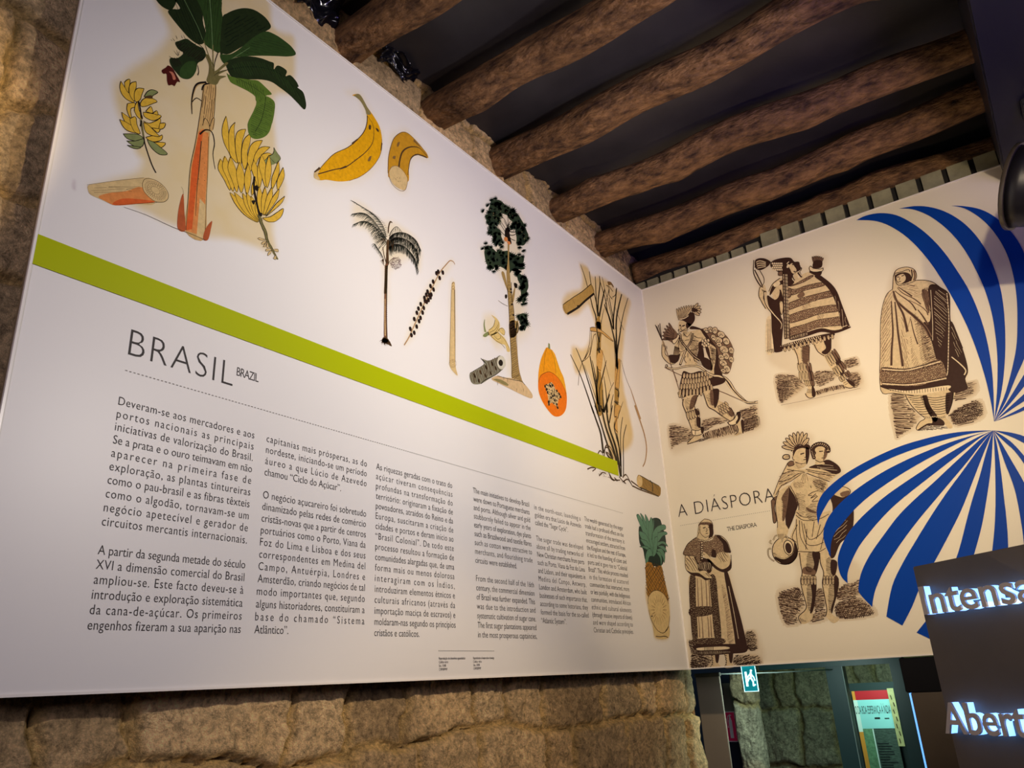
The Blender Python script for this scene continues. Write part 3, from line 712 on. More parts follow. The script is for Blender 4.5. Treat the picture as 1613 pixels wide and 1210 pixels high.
M7=[(585,635),(640,608),(710,608),(790,640),(870,720),(920,800),(960,940)]
frond(M4,60,60,60,100,16,1,5); frond(M5,110,90,95,100,44,1,8); frond(M6,120,100,90,98,46,1,8); frond(M7,130,60,85,105,48,1,8)
frond(M5,90,90,110,120,30,1,5); frond(M6,90,90,110,120,30,1,5)
frond(M5,120,100,80,100,50,1,6); frond(M6,120,100,86,104,50,1,6); frond(M7,130,70,80,110,50,1,6)
frond(M6,110,90,92,98,46,1,7); frond(M7,120,60,85,105,44,1,7)
for m in (M4,M5,M6,M7): S('ink',m,8,3)
S('ink2',[(575,460),(580,380),(600,320),(625,330)],14,16)
for q in [[(640,560),(635,620),(632,700)],[(600,560),(625,640),(625,690)],[(540,540),(500,580),(480,620)],[(520,530),(470,570),(440,590)]]: S('ink2',q,8,3)
el('blossom')
frond([(400,600),(430,650),(470,700),(500,760)],60,50,60,70,20,1,8); frond([(400,600),(430,650),(470,700),(500,760)],50,40,150,120,16,1,8)
for k in range(6): S('ink2',[(515,790),(470+k*10,820+k*12)],6,2)
el('fruit')
DOT('mauve',[(600,860),(610,800),(660,765),(720,780),(742,830),(730,890),(670,930),(620,910)],17,15)
DOT('ink2',[(600,860),(610,800),(660,765),(720,780),(742,830),(730,890),(670,930),(620,910)],15,9)
S('ink2',[(575,860),(600,810),(640,780)],6,4)
el('trunk')
P('ink2',[(555,560),(585,560),(580,700),(580,860),(545,860),(550,700)])
S('ink2',[(505,640),(525,760),(550,840)],10,14)
p('br',[(540,850),(572,850),(560,1060),(555,1230),(520,1230),(530,1000)])
reg(560,400,180,1089)
p('br',[(278,110),(306,110),(300,300),(296,500),(298,700),(302,830),(268,830),(268,700),(272,400)])
S('tan2',[(280,430),(278,600),(282,780)],6,10)
for k in range(40): y=112+k*18; S('ink3',[(274,y),(286,y+3),(300,y-3)],3,3)
S('ink',[(303,110),(298,300),(294,500),(296,700),(302,840)],7,7)
el('root')
for k in range(26):
    a=math.radians(20+140*k/25); L=random.uniform(40,80); S('ink2',[(278,805),(278+math.cos(a)*L*.8,815+math.sin(a)*L*.8)],9,2)
P('ink2',[(250,820),(265,795),(300,800),(345,880),(300,860),(260,845)])
# ---------------- berry branch
art('berry_branch_print','drawn thin branch with dark oval berries beside the palm','L')
el('paper_tint')
HALO('tanl',[(470,860),(540,640),(620,430),(740,230),(900,60),(930,90),(800,280),(680,500),(600,700),(540,800)],40)
el('stem')
S('tan3',[(945,100),(930,75),(900,65),(860,105),(800,180),(740,300),(690,400),(640,500),(600,590),(550,700),(510,790),(462,870)],8,9)
for x,y in [(770,185),(787,170),(800,230),(830,178),(738,265),(713,307),(742,340),(685,360),(672,390),(655,420),(720,387),(712,415),(693,440),(675,458),(620,480),(648,515),(598,522),(583,562),(637,560),(617,610),(603,642),(558,622),(580,693),(520,715),(557,752),(530,775),(660,450),(700,395)]:
    el('berry')
    P('ink',[(x-9,y-20),(x+5,y-19),(x+13,y+2),(x+9,y+21),(x-5,y+18),(x-13,y-2)])
    S('red2',[(x-3,y+4),(x+4,y+10)],4,2)
# ---------------- tube
art('palm_heart_print','pale drawn tube shaped palm stem between the berries and the tall tree','L')
el('paper_tint')
HALO('tanl',[(905,290),(945,290),(955,600),(950,1080),(970,1150),(890,1060),(895,700)],40)
el('stem')
P('tan2',[(915,290),(930,268),(945,290),(948,500),(950,800),(950,1020),(955,1090),(970,1160),(920,1110),(895,1050),(897,900),(905,600),(912,400)])
S('ink3',[(912,340),(905,600),(897,900),(897,1040)],3,3); S('ink2',[(942,340),(945,600),(948,1030)],9,3)
S('ink3',[(915,320),(925,305),(940,315),(935,335),(920,335),(915,320)],4,4); S('ink3',[(920,290),(930,270),(943,285)],5,5)
for r in (12,24,34): S('ink3',[(925+r*math.cos(a/6),1045+r*1.1*math.sin(a/6)) for a in range(0,38)],2,2)
# ---------------- papaya tree
art('papaya_tree_print','tall drawn papaya tree with dark ragged leaf clusters','L')
reg(740,300,120,1210)
el('paper_tint')
HALO('tanl',[(230,330),(340,150),(520,160),(800,380),(930,720),(860,980),(880,1400),(900,1850),(930,2250),(720,2500),(760,3000),(600,2900),(620,2400),(600,1600),(250,1100),(200,900),(380,800),(260,480)],110)
el('branch')
for q in [[(430,560),(500,660),(560,720)],[(470,520),(530,610),(575,690)],[(500,510),(560,600),(590,660)],[(540,480),(580,560),(600,630)],[(490,390),(560,480),(600,580)],[(640,490),(610,560),(600,640)],[(690,500),(640,580),(610,650)],[(700,570),(650,620),(610,660)],[(730,660),(670,660),(620,650)],[(720,700),(670,715),(620,700)],[(720,800),(670,780),(630,750)],[(600,400),(605,500),(600,600)]]: S('ink',q,8,12)
P('ink',[(560,620),(620,580),(630,700),(660,850),(600,800),(560,740)])
el('foliage')
random.seed(8)
def cluster(cx,cy,r,n,m='fol',lw=None):
    for k in range(n):
        a=random.uniform(0,6.283); rr=r*math.sqrt(random.random()); x=cx+rr*math.cos(a); y=cy+rr*math.sin(a)
        leafy(x,y,random.uniform(55,85) if lw is None else lw, a+random.uniform(-.5,.5), m)
def leafy(x,y,L,a0,m):
    for j in range(-3,4):
        a=a0+j*.48; l=L*(1-.09*abs(j)); 
        S(m,[(x,y),(x+math.cos(a)*l*.5,y+math.sin(a)*l*.5),(x+math.cos(a)*l,y+math.sin(a)*l)],L*.30,3)
for q in [[(340,160),(400,150),(480,160),(560,230),(660,310),(640,420),(560,380),(480,370),(470,470),(500,500),(430,540),(400,560),(480,640),(500,740),(520,800),(470,860),(400,850),(370,770),(340,690),(330,560),(260,500),(280,420),(300,300)],[(660,310),(760,380),(820,470),(860,540),(900,640),(930,720),(900,800),(860,870),(800,870),(740,840),(740,760),(720,640),(690,520),(620,450),(600,380)],[(230,960),(300,920),(360,920),(430,980),(520,970),(600,960),(680,1010),(760,1040),(850,1060),(850,1140),(800,1200),(880,1230),(820,1260),(700,1240),(620,1330),(570,1260),(500,1220),(400,1180),(380,1250),(300,1220),(250,1120)],[(760,1310),(850,1360),(900,1380),(930,1520),(900,1620),(880,1750),(840,1800),(810,1640),(800,1500),(760,1420)],[(750,2000),(850,1950),(910,2030),(900,2130),(870,2230),(820,2150),(790,2060)]]:
    P('fol2',q)
def crown(pts,n,r):
    for (x,y) in pts: cluster(x,y,r,n, random.choice(['fol','fol','fol2']))
crown([(360,260),(440,240),(500,260),(580,300),(350,370),(420,380),(330,440),(400,470),(650,360),(720,430),(760,500),(720,570),(800,600),(830,680),(790,730),(850,760),(380,640),(430,720),(420,780),(770,820),(480,850),(300,480),(360,560)],5,48)
for x,y,a in [(400,140,-1.5),(345,160,-1.9),(290,240,-2.4),(215,330,-2.6),(310,670,2.8),(790,900,1.6),(850,950,1.2),(910,760,.3),(500,890,1.),(860,560,-.8)]: leafy(x,y,60,a,'fol')
crown([(290,950),(340,1000),(320,1080),(420,1000),(500,1000),(560,1050),(400,1100),(560,1130),(640,1060),(700,1090),(760,1100),(820,1160),(700,1180),(620,1230),(330,1180),(380,1230),(700,1300),(780,1320),(830,1400),(870,1480),(850,1560),(860,1640),(830,1720)],4,38)
for x,y,a in [(250,850,-1.7),(205,930,-2.2),(330,910,-1.5),(830,1060,-1.),(780,1030,-1.5),(380,1280,1.6),(300,1220,2.4),(840,1800,1.6),(880,1790,1.3),(860,1390,.5)]: leafy(x,y,55,a,'fol')
crown([(800,2010),(860,2000),(840,2070),(880,2110),(860,2180)],4,34)
for k in range(70):
    x=random.uniform(300,900);y=random.uniform(200,800)
DOT('tan2',[(300,300),(560,300),(860,640),(850,820),(700,480),(440,480)],60,9)
el('trunk')
P('ttr',[(600,860),(625,860),(620,1100),(640,1400),(660,1600),(685,1850),(705,2000),(720,2200),(735,2300),(630,2320),(620,2000),(605,1700),(590,1500),(580,1300),(600,1100)])
P('ttr',[(500,1320),(545,1310),(600,1560),(590,1580)])
P('ttr',[(720,1520),(705,1700),(680,1790),(660,1720),(690,1600)])
P('ttr',[(745,2070),(770,2120),(745,2280),(725,2280)])
reg(730,510,180,1361)
P('ttr',[(548,-20),(640,-20),(625,150),(640,350),(660,550),(690,660),(710,710),(640,690),(575,650),(570,500),(562,300),(550,150)])
H('ink2',[(552,0),(630,0),(622,150),(640,350),(660,560),(680,670),(580,650),(570,450),(560,250)],(1,-.55),17,5,.5)
S('ink',[(552,0),(556,200),(570,450),(575,640)],6,4)
S('ink3',[(630,100),(640,350),(660,550),(690,660)],4,4)
reg(740,420,120,1210)
H('ink2',[(605,260),(645,260),(685,700),(712,1000),(650,1020),(625,800),(608,500)],(1,-.5),34,6,.6)
S('ink2',[(590,300),(605,500),(625,800),(640,1200)],7,7); S('ink2',[(655,250),(665,480),(695,680),(715,1000)],9,9)
for x,y in [(650,930),(695,905),(720,995),(690,770),(665,600),(655,410),(650,360)]: P('ink',[(x-12,y-14),(x+12,y-10),(x+10,y+16),(x-12,y+12)])
S('ink2',[(745,1060),(770,1000),(765,900)],16,12)
P('ink',[(700,260),(750,280),(745,340),(710,330)]); P('ink',[(555,450),(590,450),(585,500),(560,505)])
S('ink2',[(600,630),(520,590),(450,540)],5,5)
el('fruit')
reg(740,300,120,1210)
P('or',[(545,750),(585,745),(600,790),(570,815),(545,790)]); P('or',[(585,815),(625,810),(645,850),(615,865)])
el('ground')
reg(730,510,180,1361)
P('gnd',[(330,660),(400,620),(480,640),(575,650),(690,690),(760,760),(820,850),(800,890),(680,840),(540,770),(420,710)])
P('gy2',[(350,660),(440,665),(530,720),(510,740),(400,690)])
S('ink',[(400,620),(500,650),(600,670),(690,690),(730,730)],4,7)
for x,y in [(405,710),(478,650),(523,680),(630,790),(712,790)]: S('ink2',[(x,y-16),(x,y+22)],5,3)
# ---------------- papaya flower
art('papaya_blossom_print','pale yellow drawn flower left of the papaya trunk','L')
reg(740,420,120,1210)
el('paper_tint')
HALO('tanl',[(220,780),(330,740),(420,810),(480,950),(560,1030),(560,1250),(420,1300),(300,1120),(210,1110)],70)
el('petal')
P('pale',[(300,1010),(370,950),(400,850),(340,770),(420,820),(470,900),(470,980),(440,1050),(330,1100),(290,1070)])
P('pale',[(330,1090),(440,1040),(480,1080),(560,1150),(640,1330),(590,1350),(560,1250),(470,1220),(390,1170)])
P('pale',[(450,1010),(510,970),(555,1040),(540,1090),(490,1060)])
for q in [[(300,1010),(370,950),(400,850)],[(290,1070),(370,1070),(440,990),(455,880)],[(330,1100),(420,1180),(500,1230),(560,1300)],[(440,1050),(500,1100),(560,1180),(620,1290)],[(470,990),(520,980),(555,1030),(540,1090),(500,1050)],[(380,1090),(430,1150),(480,1140),(490,1090)],[(310,1050),(400,1000),(440,930)]]: S('oli',q,7,6)
el('stem')
P('gy',[(215,1080),(270,1040),(300,1050),(300,1080),(250,1120),(210,1110)])
S('gy',[(235,840),(225,930),(245,1040)],6,40)
S('ink2',[(280,1040),(300,1060),(295,1090)],16,12)
# ---------------- papaya log
art('papaya_trunk_print','cut grey drawn papaya trunk piece with a hollow centre','L')
reg(730,510,180,1361)
el('bark')
P('gyb',[(75,590),(150,550),(250,480),(220,420),(290,440),(380,410),(440,380),(500,470),(480,530),(400,600),(300,660),(210,715),(120,720),(80,670)])
H('ink2',[(80,600),(250,490),(290,445),(420,400),(440,560),(300,650),(200,710),(100,700)],(.25,1),26,13,.5)
for x,y in [(200,580),(260,620),(320,590),(380,530),(340,480),(180,680),(130,620),(410,480),(265,520)]: P('ink2',[(x-12,y-26),(x+8,y-14),(x+16,y+22),(x-4,y+18)])
S('ink',[(75,590),(150,545),(245,480),(205,410)],4,6); S('ink',[(210,715),(250,675),(380,610),(440,555)],8,5)
S('ink',[(215,425),(260,465),(275,500)],8,6)
el('cut_face')
P('wh2',[(400,450),(420,395),(460,385),(495,430),(500,490),(475,535),(435,540),(405,500)])
P('ink',[(415,465),(425,435),(450,430),(468,465),(458,500),(430,500)])
# ---------------- papaya
art('papaya_print','large orange drawn papaya fruit with dark seeds in a star','L')
el('fruit')
P('orf',[(985,285),(1010,290),(1040,310),(1080,350),(1110,430),(1150,550),(1190,640),(1215,760),(1230,880),(1220,1010),(1180,1080),(1120,1108),(1060,1090),(990,1010),(930,910),(892,800),(888,680),(895,560),(920,430),(960,330)])
P('orf2',[(1010,300),(1060,320),(1100,420),(1150,560),(1190,650),(1215,770),(1160,720),(1110,640),(1085,480),(1045,330)])
S('or3',[(990,290),(965,400),(955,570)],5,4); S('or3',[(1040,310),(1080,430),(1100,600)],5,4)
el('flesh')
P('ord',[(900,650),(930,600),(1000,575),(1060,590),(1130,650),(1180,730),(1222,830),(1228,920),(1215,1020),(1170,1085),(1120,1106),(1060,1088),(990,1005),(930,905),(892,790),(890,700)])
S('or3',[(893,700),(920,620),(1000,575),(1060,590),(1130,650),(1180,730),(1222,840)],5,5)
el('seed')
p('tan2',[(960,735),(1000,720),(1045,695),(1075,730),(1090,780),(1120,810),(1165,880),(1130,900),(1120,960),(1130,1030),(1100,980),(1050,940),(1000,970),(1010,900),(995,830)])
random.seed(2)
SE=[(960,735),(1000,720),(1045,695),(1075,730),(1090,780),(1120,810),(1165,880),(1130,900),(1120,960),(1130,1030),(1100,980),(1050,940),(1000,970),(1010,900),(995,830)]
DOT('ink',SE,22,16); DOT('ink',SE,26,15)
for x,y in [(970,745),(985,780),(1030,740),(1055,735),(1110,800),(1140,840),(1155,870),(1015,960),(1040,880),(1060,860),(1085,910),(1110,960),(1120,1000),(1010,930),(1080,850),(1000,820)]: P('ink',[(x-8,y-14),(x+7,y-10),(x+9,y+15),(x-6,y+14)])
S('gy',[(1018,235),(1020,300)],22,34)
# ---------------- cane
art('sugar_cane_print','tall drawn sugar cane clump with roots ending beyond the green band','L')
el('paper_tint')
reg(870,400,160,1613)
HALO('tanm',[(430,150),(470,350),(440,540),(260,600),(160,720),(170,860),(230,980),(420,960),(560,820),(640,1000),(680,1180),(620,1230),(560,1420),(480,1500),(300,1480),(370,1900),(560,1900),(650,2250),(760,2600),(880,3000),(900,3400),(1060,3450),(1100,3200),(1250,3050),(1280,2800),(1120,2000),(1140,1400),(1200,1000),(1250,780),(1190,680),(1000,540),(880,420),(740,350),(620,330),(560,200)],36)
el('leaf')
for q,w in [([(445,170),(510,350),(560,530)],16),([(585,280),(615,480),(680,700),(740,1000)],22),([(680,360),(690,600),(700,800),(720,1000)],24),([(745,350),(755,480),(730,700),(720,900)],26),([(600,680),(640,850),(690,1000),(700,1180)],34),([(830,560),(790,750),(760,900),(740,1000)],34),([(790,370),(830,560),(870,700),(930,950),(970,1180)],16),([(850,500),(900,520),(960,600)],12),([(760,450),(850,760),(870,900),(950,1200)],26),([(900,690),(930,850),(960,1000),(970,1200)],26),([(1020,540),(1000,750),(970,1000),(970,1200)],30),([(1100,640),(1060,800),(1020,1000),(1010,1210)],32),([(1200,700),(1140,900),(1100,1080),(1075,1210)],16),([(990,830),(1050,1000),(1130,1210)],10),([(830,800),(840,850),(900,1000),(950,1180)],40),([(900,540),(880,640),(840,800)],10),([(950,690),(1000,650),(1010,560)],12),([(820,870),(790,1000),(770,1130)],12),([(870,500),(900,560),(900,650),(950,720)],14)]: S('cin',q,w*.5,w)
S('ink3',[(880,470),(930,470),(970,530)],40,26)
P('cn',[(690,1150),(715,1000),(750,1010),(770,1150),(760,1200)])
el('stalk')
reg(870,510,180,1556)
P('cn',[(580,-10),(660,-10),(670,120),(660,240),(655,350),(600,360),(615,200)])
P('cn',[(600,360),(660,350),(655,640),(690,900),(680,1220),(600,1220),(590,900),(600,600)])
P('cn',[(850,860),(905,900),(900,1060),(905,1220),(840,1220),(845,1050)])
P('cnl',[(860,440),(900,480),(920,490),(915,700),(900,880),(850,870),(850,640)])
P('cnl',[(625,400),(660,355),(690,400),(660,650),(610,610),(600,480)])
P('cnl',[(510,60),(560,48),(650,80),(740,150),(830,235),(740,190),(660,130),(560,100),(525,100)])
for q in [[(510,60),(560,48),(650,80),(740,150),(830,240)],[(520,100),(660,125),(740,185),(825,245)],[(515,70),(510,150),(500,290),(450,440),(400,520)],[(530,100),(530,200),(520,340),(490,450),(410,515)],[(590,140),(560,170),(530,330),(510,430)],[(590,130),(605,260),(615,420)],[(660,355),(700,440),(720,540),(760,700),(800,850)],[(905,490),(890,600),(850,880)],[(925,490),(915,700),(905,890)],[(935,500),(1000,740),(1090,960),(1170,1210)],[(840,250),(850,440),(860,640)],[(350,840),(370,640),(410,520)],[(610,610),(660,645)],[(850,860),(905,895)],[(845,1040),(905,1075)],[(735,500),(690,660),(650,840)],[(835,800),(780,920),(720,1120)]]: S('ink2',q,7,6)
S('tan3',[(1060,880),(1120,1060),(1200,1300)],10,26)
el('leaf')
for q,w in [([(245,420),(370,680),(460,920),(560,1220)],26),([(320,330),(410,550),(500,830),(620,1220)],26),([(430,560),(510,780),(620,1100)],12),([(510,440),(560,700),(600,900),(620,1100)],40),([(540,500),(570,640),(600,800)],24),([(610,580),(620,700),(600,900),(640,1200)],40),([(650,130),(630,280),(640,400)],30),([(600,20),(610,130),(640,250)],30),([(790,0),(840,200),(870,420),(880,600)],50),([(870,0),(870,200),(870,420)],40),([(940,0),(910,200),(880,400),(880,620)],34),([(730,520),(690,700),(640,900),(650,1200)],18),([(700,720),(730,940),(750,1210)],22),([(780,960),(740,1080),(700,1200)],30),([(680,900),(690,1050),(700,1210)],30),([(830,960),(800,1100),(800,1210)],16),([(960,1060),(910,1210)],10),([(850,880),(900,920),(895,1000)],26),([(840,1060),(890,1090)],30),([(510,320),(490,380),(440,480)],10),([(660,1160),(700,1190)],40)]: S('cin',q,w*.4,w)
reg(880,640,180,1361)
for q,w in [([(385,-10),(440,150),(500,330),(530,560)],40),([(430,-10),(500,200),(560,400),(640,640)],40),([(500,-10),(560,250),(640,480),(700,700)],50),([(560,-10),(600,250),(680,500),(740,840)],50),([(640,-10),(600,200)],20),([(760,130),(735,330),(740,600),(745,830)],16),([(805,220),(770,380),(770,600),(770,840)],18),([(690,120),(660,250),(720,500),(740,700)],24),([(690,320),(720,500),(740,720)],30),([(740,0),(700,150)],10),([(560,540),(590,600),(640,650)],34)]: S('cin',q,w*.5,w*.8)
P('cnl',[(670,0),(740,0),(700,130),(700,320),(670,260),(665,100)])
S('ink2',[(670,-10),(660,120),(690,130),(665,250),(700,310)],8,10)
el('root')
for q in [[(465,570),(490,530),(520,560),(530,600)],[(540,540),(560,490),(610,520),(650,620)],[(560,560),(590,560),(640,640)],[(540,600),(560,470),(620,500),(680,640)],[(340,750),(390,730),(440,740),(400,775)],[(480,830),(520,790),(560,800)],[(600,800),(620,860),(660,890)],[(660,850),(700,890)],[(720,840),(760,890),(800,920)],[(760,850),(800,815),(850,900),(880,960)],[(770,900),(820,870),(870,940)],[(880,950),(960,990),(1040,1020),(1190,1075)],[(860,890),(940,950),(990,990)],[(590,780),(640,870),(690,880),(730,880)]]: S('ink2',q,13,9)
DOT('ink2',[(500,780),(560,800),(700,880),(800,900),(780,930),(600,870),(480,840)],20,10)
S('tan3',[(905,-10),(960,150),(1020,340),(1045,500),(1030,650),(1000,720)],26,10)
el('cut_piece')
P('cn',[(935,840),(965,820),(1090,890),(1195,950),(1215,1000),(1190,1075),(1040,1010),(960,960),(930,900)])
P('tan2',[(930,880),(945,835),(975,830),(995,880),(990,940),(960,965),(935,930)])
H('ink2',[(1000,860),(1100,900),(1200,960),(1190,1060),(1020,990)],(.5,1),16,6,.5)
S('ink',[(965,825),(1090,895),(1195,950)],7,5); S('ink',[(970,970),(1060,1010),(1190,1075)],12,7); S('ink',[(1085,885),(1115,930),(1115,1020)],12,12)
reg(870,400,160,1613)
el('cut_piece')
P('cn2',[(165,810),(330,690),(470,600),(610,480),(665,610),(600,680),(480,780),(380,840),(230,960)])
S('ink',[(165,810),(330,690),(470,600),(610,480)],6,8); S('ink',[(610,480),(665,610)],7,7); S('ink',[(235,955),(330,900),(420,840),(520,745),(660,630)],24,24); S('ink2',[(165,810),(195,880),(230,960)],7,7)
P('ink',[(390,820),(440,820),(430,860),(400,850)]); S('ink3',[(320,720),(350,790)],6,6)
# ---------------- pineapple
art('pineapple_print','drawn halved pineapple with blue green crown at the panel corner','L')
reg(990,790,80,421)
el('paper_tint')
HALO('tanm',[(140,700),(230,560),(290,640),(335,800),(345,960),(330,1070),(330,1140),(220,1140),(200,1050),(160,900)],14)
el('crown')
P('pcd',[(85,215),(120,205),(200,140),(255,145),(275,190),(310,330),(290,500),(250,540),(190,530),(140,490),(120,400),(90,340)])
for q in [[(65,120),(85,110),(130,190),(170,280),(190,380),(150,330),(100,210)],[(95,100),(125,130),(150,210),(140,220)],[(135,105),(170,170),(190,300),(170,320),(145,200)],[(185,130),(200,180),(195,330),(215,450),(190,440),(170,320),(165,200)],[(205,140),(210,200),(190,320)],[(195,330),(200,260),(240,205),(300,195),(305,230),(260,250),(230,330),(210,430)],[(240,260),(300,250),(320,270),(280,290),(240,340)],[(90,245),(140,270),(180,360),(200,430),(150,370),(95,290)],[(95,310),(150,330),(180,390),(170,410),(120,350)],[(90,375),(140,370),(185,400),(190,450),(150,400)],[(230,340),(290,330),(325,375),(280,350),(240,370)],[(235,370),(290,370),(315,420),(270,390)],[(225,400),(270,390),(300,440),(295,510),(280,460),(240,410)],[(140,440),(160,395),(185,400),(195,450),(170,460),(155,520),(140,510)],[(225,420),(260,420),(275,480),(268,540),(260,470)],[(215,300),(240,300),(230,420),(200,450)]]:
    P('pcl',q); S('pcd',q+[q[0]],3,2)
el('rind')
P('pin',[(145,510),(190,510),(210,545),(270,535),(290,620),(315,730),(330,830),(300,780),(250,740),(200,740),(160,790),(150,700),(140,600)])
H('ink2',[(145,520),(270,540),(315,730),(330,830),(160,790),(140,600)],(.6,1),22,6,.2); H('ink2',[(145,520),(270,540),(315,730),(330,830),(160,790),(140,600)],(-.6,1),22,6,.2)
DOT('ink2',[(150,520),(262,545),(300,720),(250,735),(200,735),(160,770),(150,690)],17,7)
el('flesh')
P('pfl',[(160,850),(165,790),(200,745),(250,740),(300,780),(330,850),(340,950),(330,1040),(290,1090),(240,1070),(200,1000),(170,930)])
P('pfl',[(200,1000),(240,1070),(290,1090),(335,1030),(330,1130),(225,1130)])
S('ink2',[(165,900),(195,1000),(240,1070),(290,1090),(330,1040),(338,950)],4,4)
S('ink2',[(160,850),(165,790),(200,745),(250,740),(300,780),(330,850)],4,4)
for k in range(20):
    a=k*.314; S('ink3',[(250+35*math.cos(a),900+65*math.sin(a)),(250+65*math.cos(a),900+125*math.sin(a))],4,2)
S('ink2',[(225,1118),(260,1122),(300,1118),(325,1128)],5,5)
P('ink',[(185,950),(197,945),(195,960)])
random.seed(6)
def O(m,q,w0,w1=None): S(m,list(q)+[q[0]],w0,w1 or w0)
def oval(cx,cy,rx,ry,rot=0,n=12):
    r=math.radians(rot); return [(cx+rx*math.cos(a)*math.cos(r)-ry*math.sin(a)*math.sin(r),cy+rx*math.cos(a)*math.sin(r)+ry*math.sin(a)*math.cos(r)) for a in [k*2*math.pi/n for k in range(n)]]
def feather(x,y,L,w,ang,fill='skin'):
    a=math.radians(ang); d=(math.cos(a),math.sin(a)); n=(-d[1],d[0])
    q=[(x+n[0]*w*.35,y+n[1]*w*.35),(x+d[0]*L*.6+n[0]*w*.5,y+d[1]*L*.6+n[1]*w*.5),(x+d[0]*L+n[0]*w*.2,y+d[1]*L+n[1]*w*.2),(x+d[0]*L-n[0]*w*.2,y+d[1]*L-n[1]*w*.2),(x+d[0]*L*.6-n[0]*w*.5,y+d[1]*L*.6-n[1]*w*.5),(x-n[0]*w*.35,y-n[1]*w*.35)]
    P(fill,q); O('eng',q,w*.22); S('engm',[(x,y),(x+d[0]*L*.75,y+d[1]*L*.75)],w*.2,w*.1)
# ============ archer
art('archer_print','engraved archer with feather headdress, bow and feather skirt','R')
el('paper_tint')
reg(1020,465,180,1613)
HALO('tans',[(120,400),(220,420),(420,430),(420,220),(560,170),(740,140),(740,260),(680,440),(980,470),(1200,700),(1200,1000),(1130,1130),(1300,1500),(1560,1480),(1620,1560),(1640,1880),(1300,2030),(900,2080),(380,2250),(300,1980),(420,1900),(430,1500),(300,1000),(200,900),(200,640)],60)
el('ground')
reg(1040,580,170,1469)
for q,d in [([(120,790),(300,790),(420,830),(560,960),(370,1000),(200,1060),(150,1080)],(1,-.1)),([(560,720),(700,680),(850,660),(920,720),(760,780),(600,850)],(1,-.25)),([(600,880),(900,790),(1040,760),(1060,880),(900,930),(620,970)],(.3,1)),([(1080,590),(1200,540),(1310,510),(1330,650),(1340,800),(1130,870),(1130,730)],(1,-.3))]:
    HALO('gtone',q,22); H('eng',q,d,19,14,.8); H('engm',q,(d[0],d[1]+.35),26,9,.8)
H('eng',[(1130,720),(1330,640),(1345,800),(1130,880)],(.1,1),14,9,.5)
H('eng',[(370,1010),(560,960),(760,930),(560,1000)],(1,-.15),9,8,.5)
el('feather_ball')
reg(1020,465,180,1613)
P('engm',[(730,490),(860,470),(980,480),(1100,560),(1160,640),(1210,760),(1200,940),(1150,1100),(1060,1100),(1000,980),(980,760),(880,620)])
for x,y,r,a in [(830,500,45,20),(890,490,45,60),(950,500,48,100),(1040,560,55,30),(1110,650,55,60),(1000,640,60,20),(930,600,45,70),(1080,770,65,40),(1180,780,48,80),(1110,860,55,50),(1180,910,45,80),(1040,880,45,60),(1070,960,55,30),(1120,1040,55,60),(1070,1070,40,20),(1010,700,40,30)]:
    P('skin2',oval(x,y,r,r*.8,a)); H('engm',oval(x,y,r*.8,r*.7,a),(1,.6),15,7); O('eng',oval(x,y,r,r*.8,a),12,6); S('eng',[(x-r*.5,y+r*.3),(x,y-r*.2),(x+r*.4,y+r*.3)],10,5)
el('cape')
P('eng',[(620,440),(690,450),(800,500),(870,600),(970,730),(1000,850),(1010,1000),(1060,1130),(1000,1200),(850,1210),(900,1000),(830,800),(800,660),(740,500),(600,480)])
P('eng',[(750,880),(860,900),(920,1000),(880,1060),(780,1000)])
el('body')
P('skin',[(450,370),(540,380),(560,470),(560,520),(650,500),(740,490),(790,560),(880,680),(970,760),(960,920),(940,1050),(940,1120),(900,1170),(860,1160),(880,1080),(920,1040),(890,880),(860,740),(760,660),(720,760),(690,850),(700,940),(690,1000),(540,1010),(520,900),(440,860),(390,950),(320,980),(260,930),(210,850),(200,700),(220,640),(260,740),(250,830),(320,880),(370,850),(390,700),(460,560),(500,540),(470,520),(440,480)])
P('eng',[(300,850),(440,840),(470,800),(440,920),(390,960),(330,950)]); P('eng',[(720,680),(760,660),(790,770),(800,900),(760,940),(700,880),(720,780)])
H('engm',[(880,720),(960,770),(955,900),(910,930),(890,820)],(1,.3),12,8); H('engm',[(650,750),(720,700),(710,850),(640,830)],(1,.5),12,8)
H('eng',[(640,860),(720,800),(780,980),(690,980)],(1,.7),16,8)
for q in [[(450,600),(440,760),(470,800),(520,780)],[(530,640),(590,630)],[(660,570),(700,600),(790,610)],[(600,780),(680,770),(720,740)],[(540,860),(520,910),(550,960)],[(600,900),(605,930)],[(640,860),(670,930)],[(640,640),(720,650)],[(440,480),(450,540),(470,560),(420,700)],[(510,540),(560,590),(620,520)],[(205,700),(205,850),(270,940),(330,975),(400,955),(460,840)],[(250,740),(250,830),(310,880)],[(970,760),(965,920),(940,1050)],[(880,880),(920,940),(915,1040)],[(570,820),(570,880)]]: S('eng',q,10,7)
for k in range(5): S('eng',[(215+k*14,690+k*8),(225+k*13,730+k*8)],7,4)
for k in range(5): S('eng',[(870+k*16,1100+k*3),(862+k*15,1160)],6,4)
P('eng',[(560,390),(620,420),(560,470),(540,420)]); 
S('eng',[(455,420),(470,440)],22,16); S('eng',[(490,440),(530,425)],22,16); S('eng',[(480,440),(470,480),(490,490)],10,8); S('eng',[(460,520),(500,500),(520,490)],16,12); S('eng',[(430,500),(450,480)],10,14)
H('eng',[(520,470),(580,480),(540,580),(500,560)],(1,.4),12,7)
el('headdress')
P('eng',[(420,350),(500,340),(560,260),(610,240),(660,270),(670,340),(640,400),(590,440),(560,400),(500,360)])
for k in range(8): feather(450+k*14,345-k*7,150+k*4,30,-104+k*7)
S('skin2',[(450,340),(520,330),(580,290)],10,12)
for k in range(5): feather(640,230,130-k*6,40,-58+k*22)
P('eng',[(620,190),(660,180),(720,220),(650,240)])
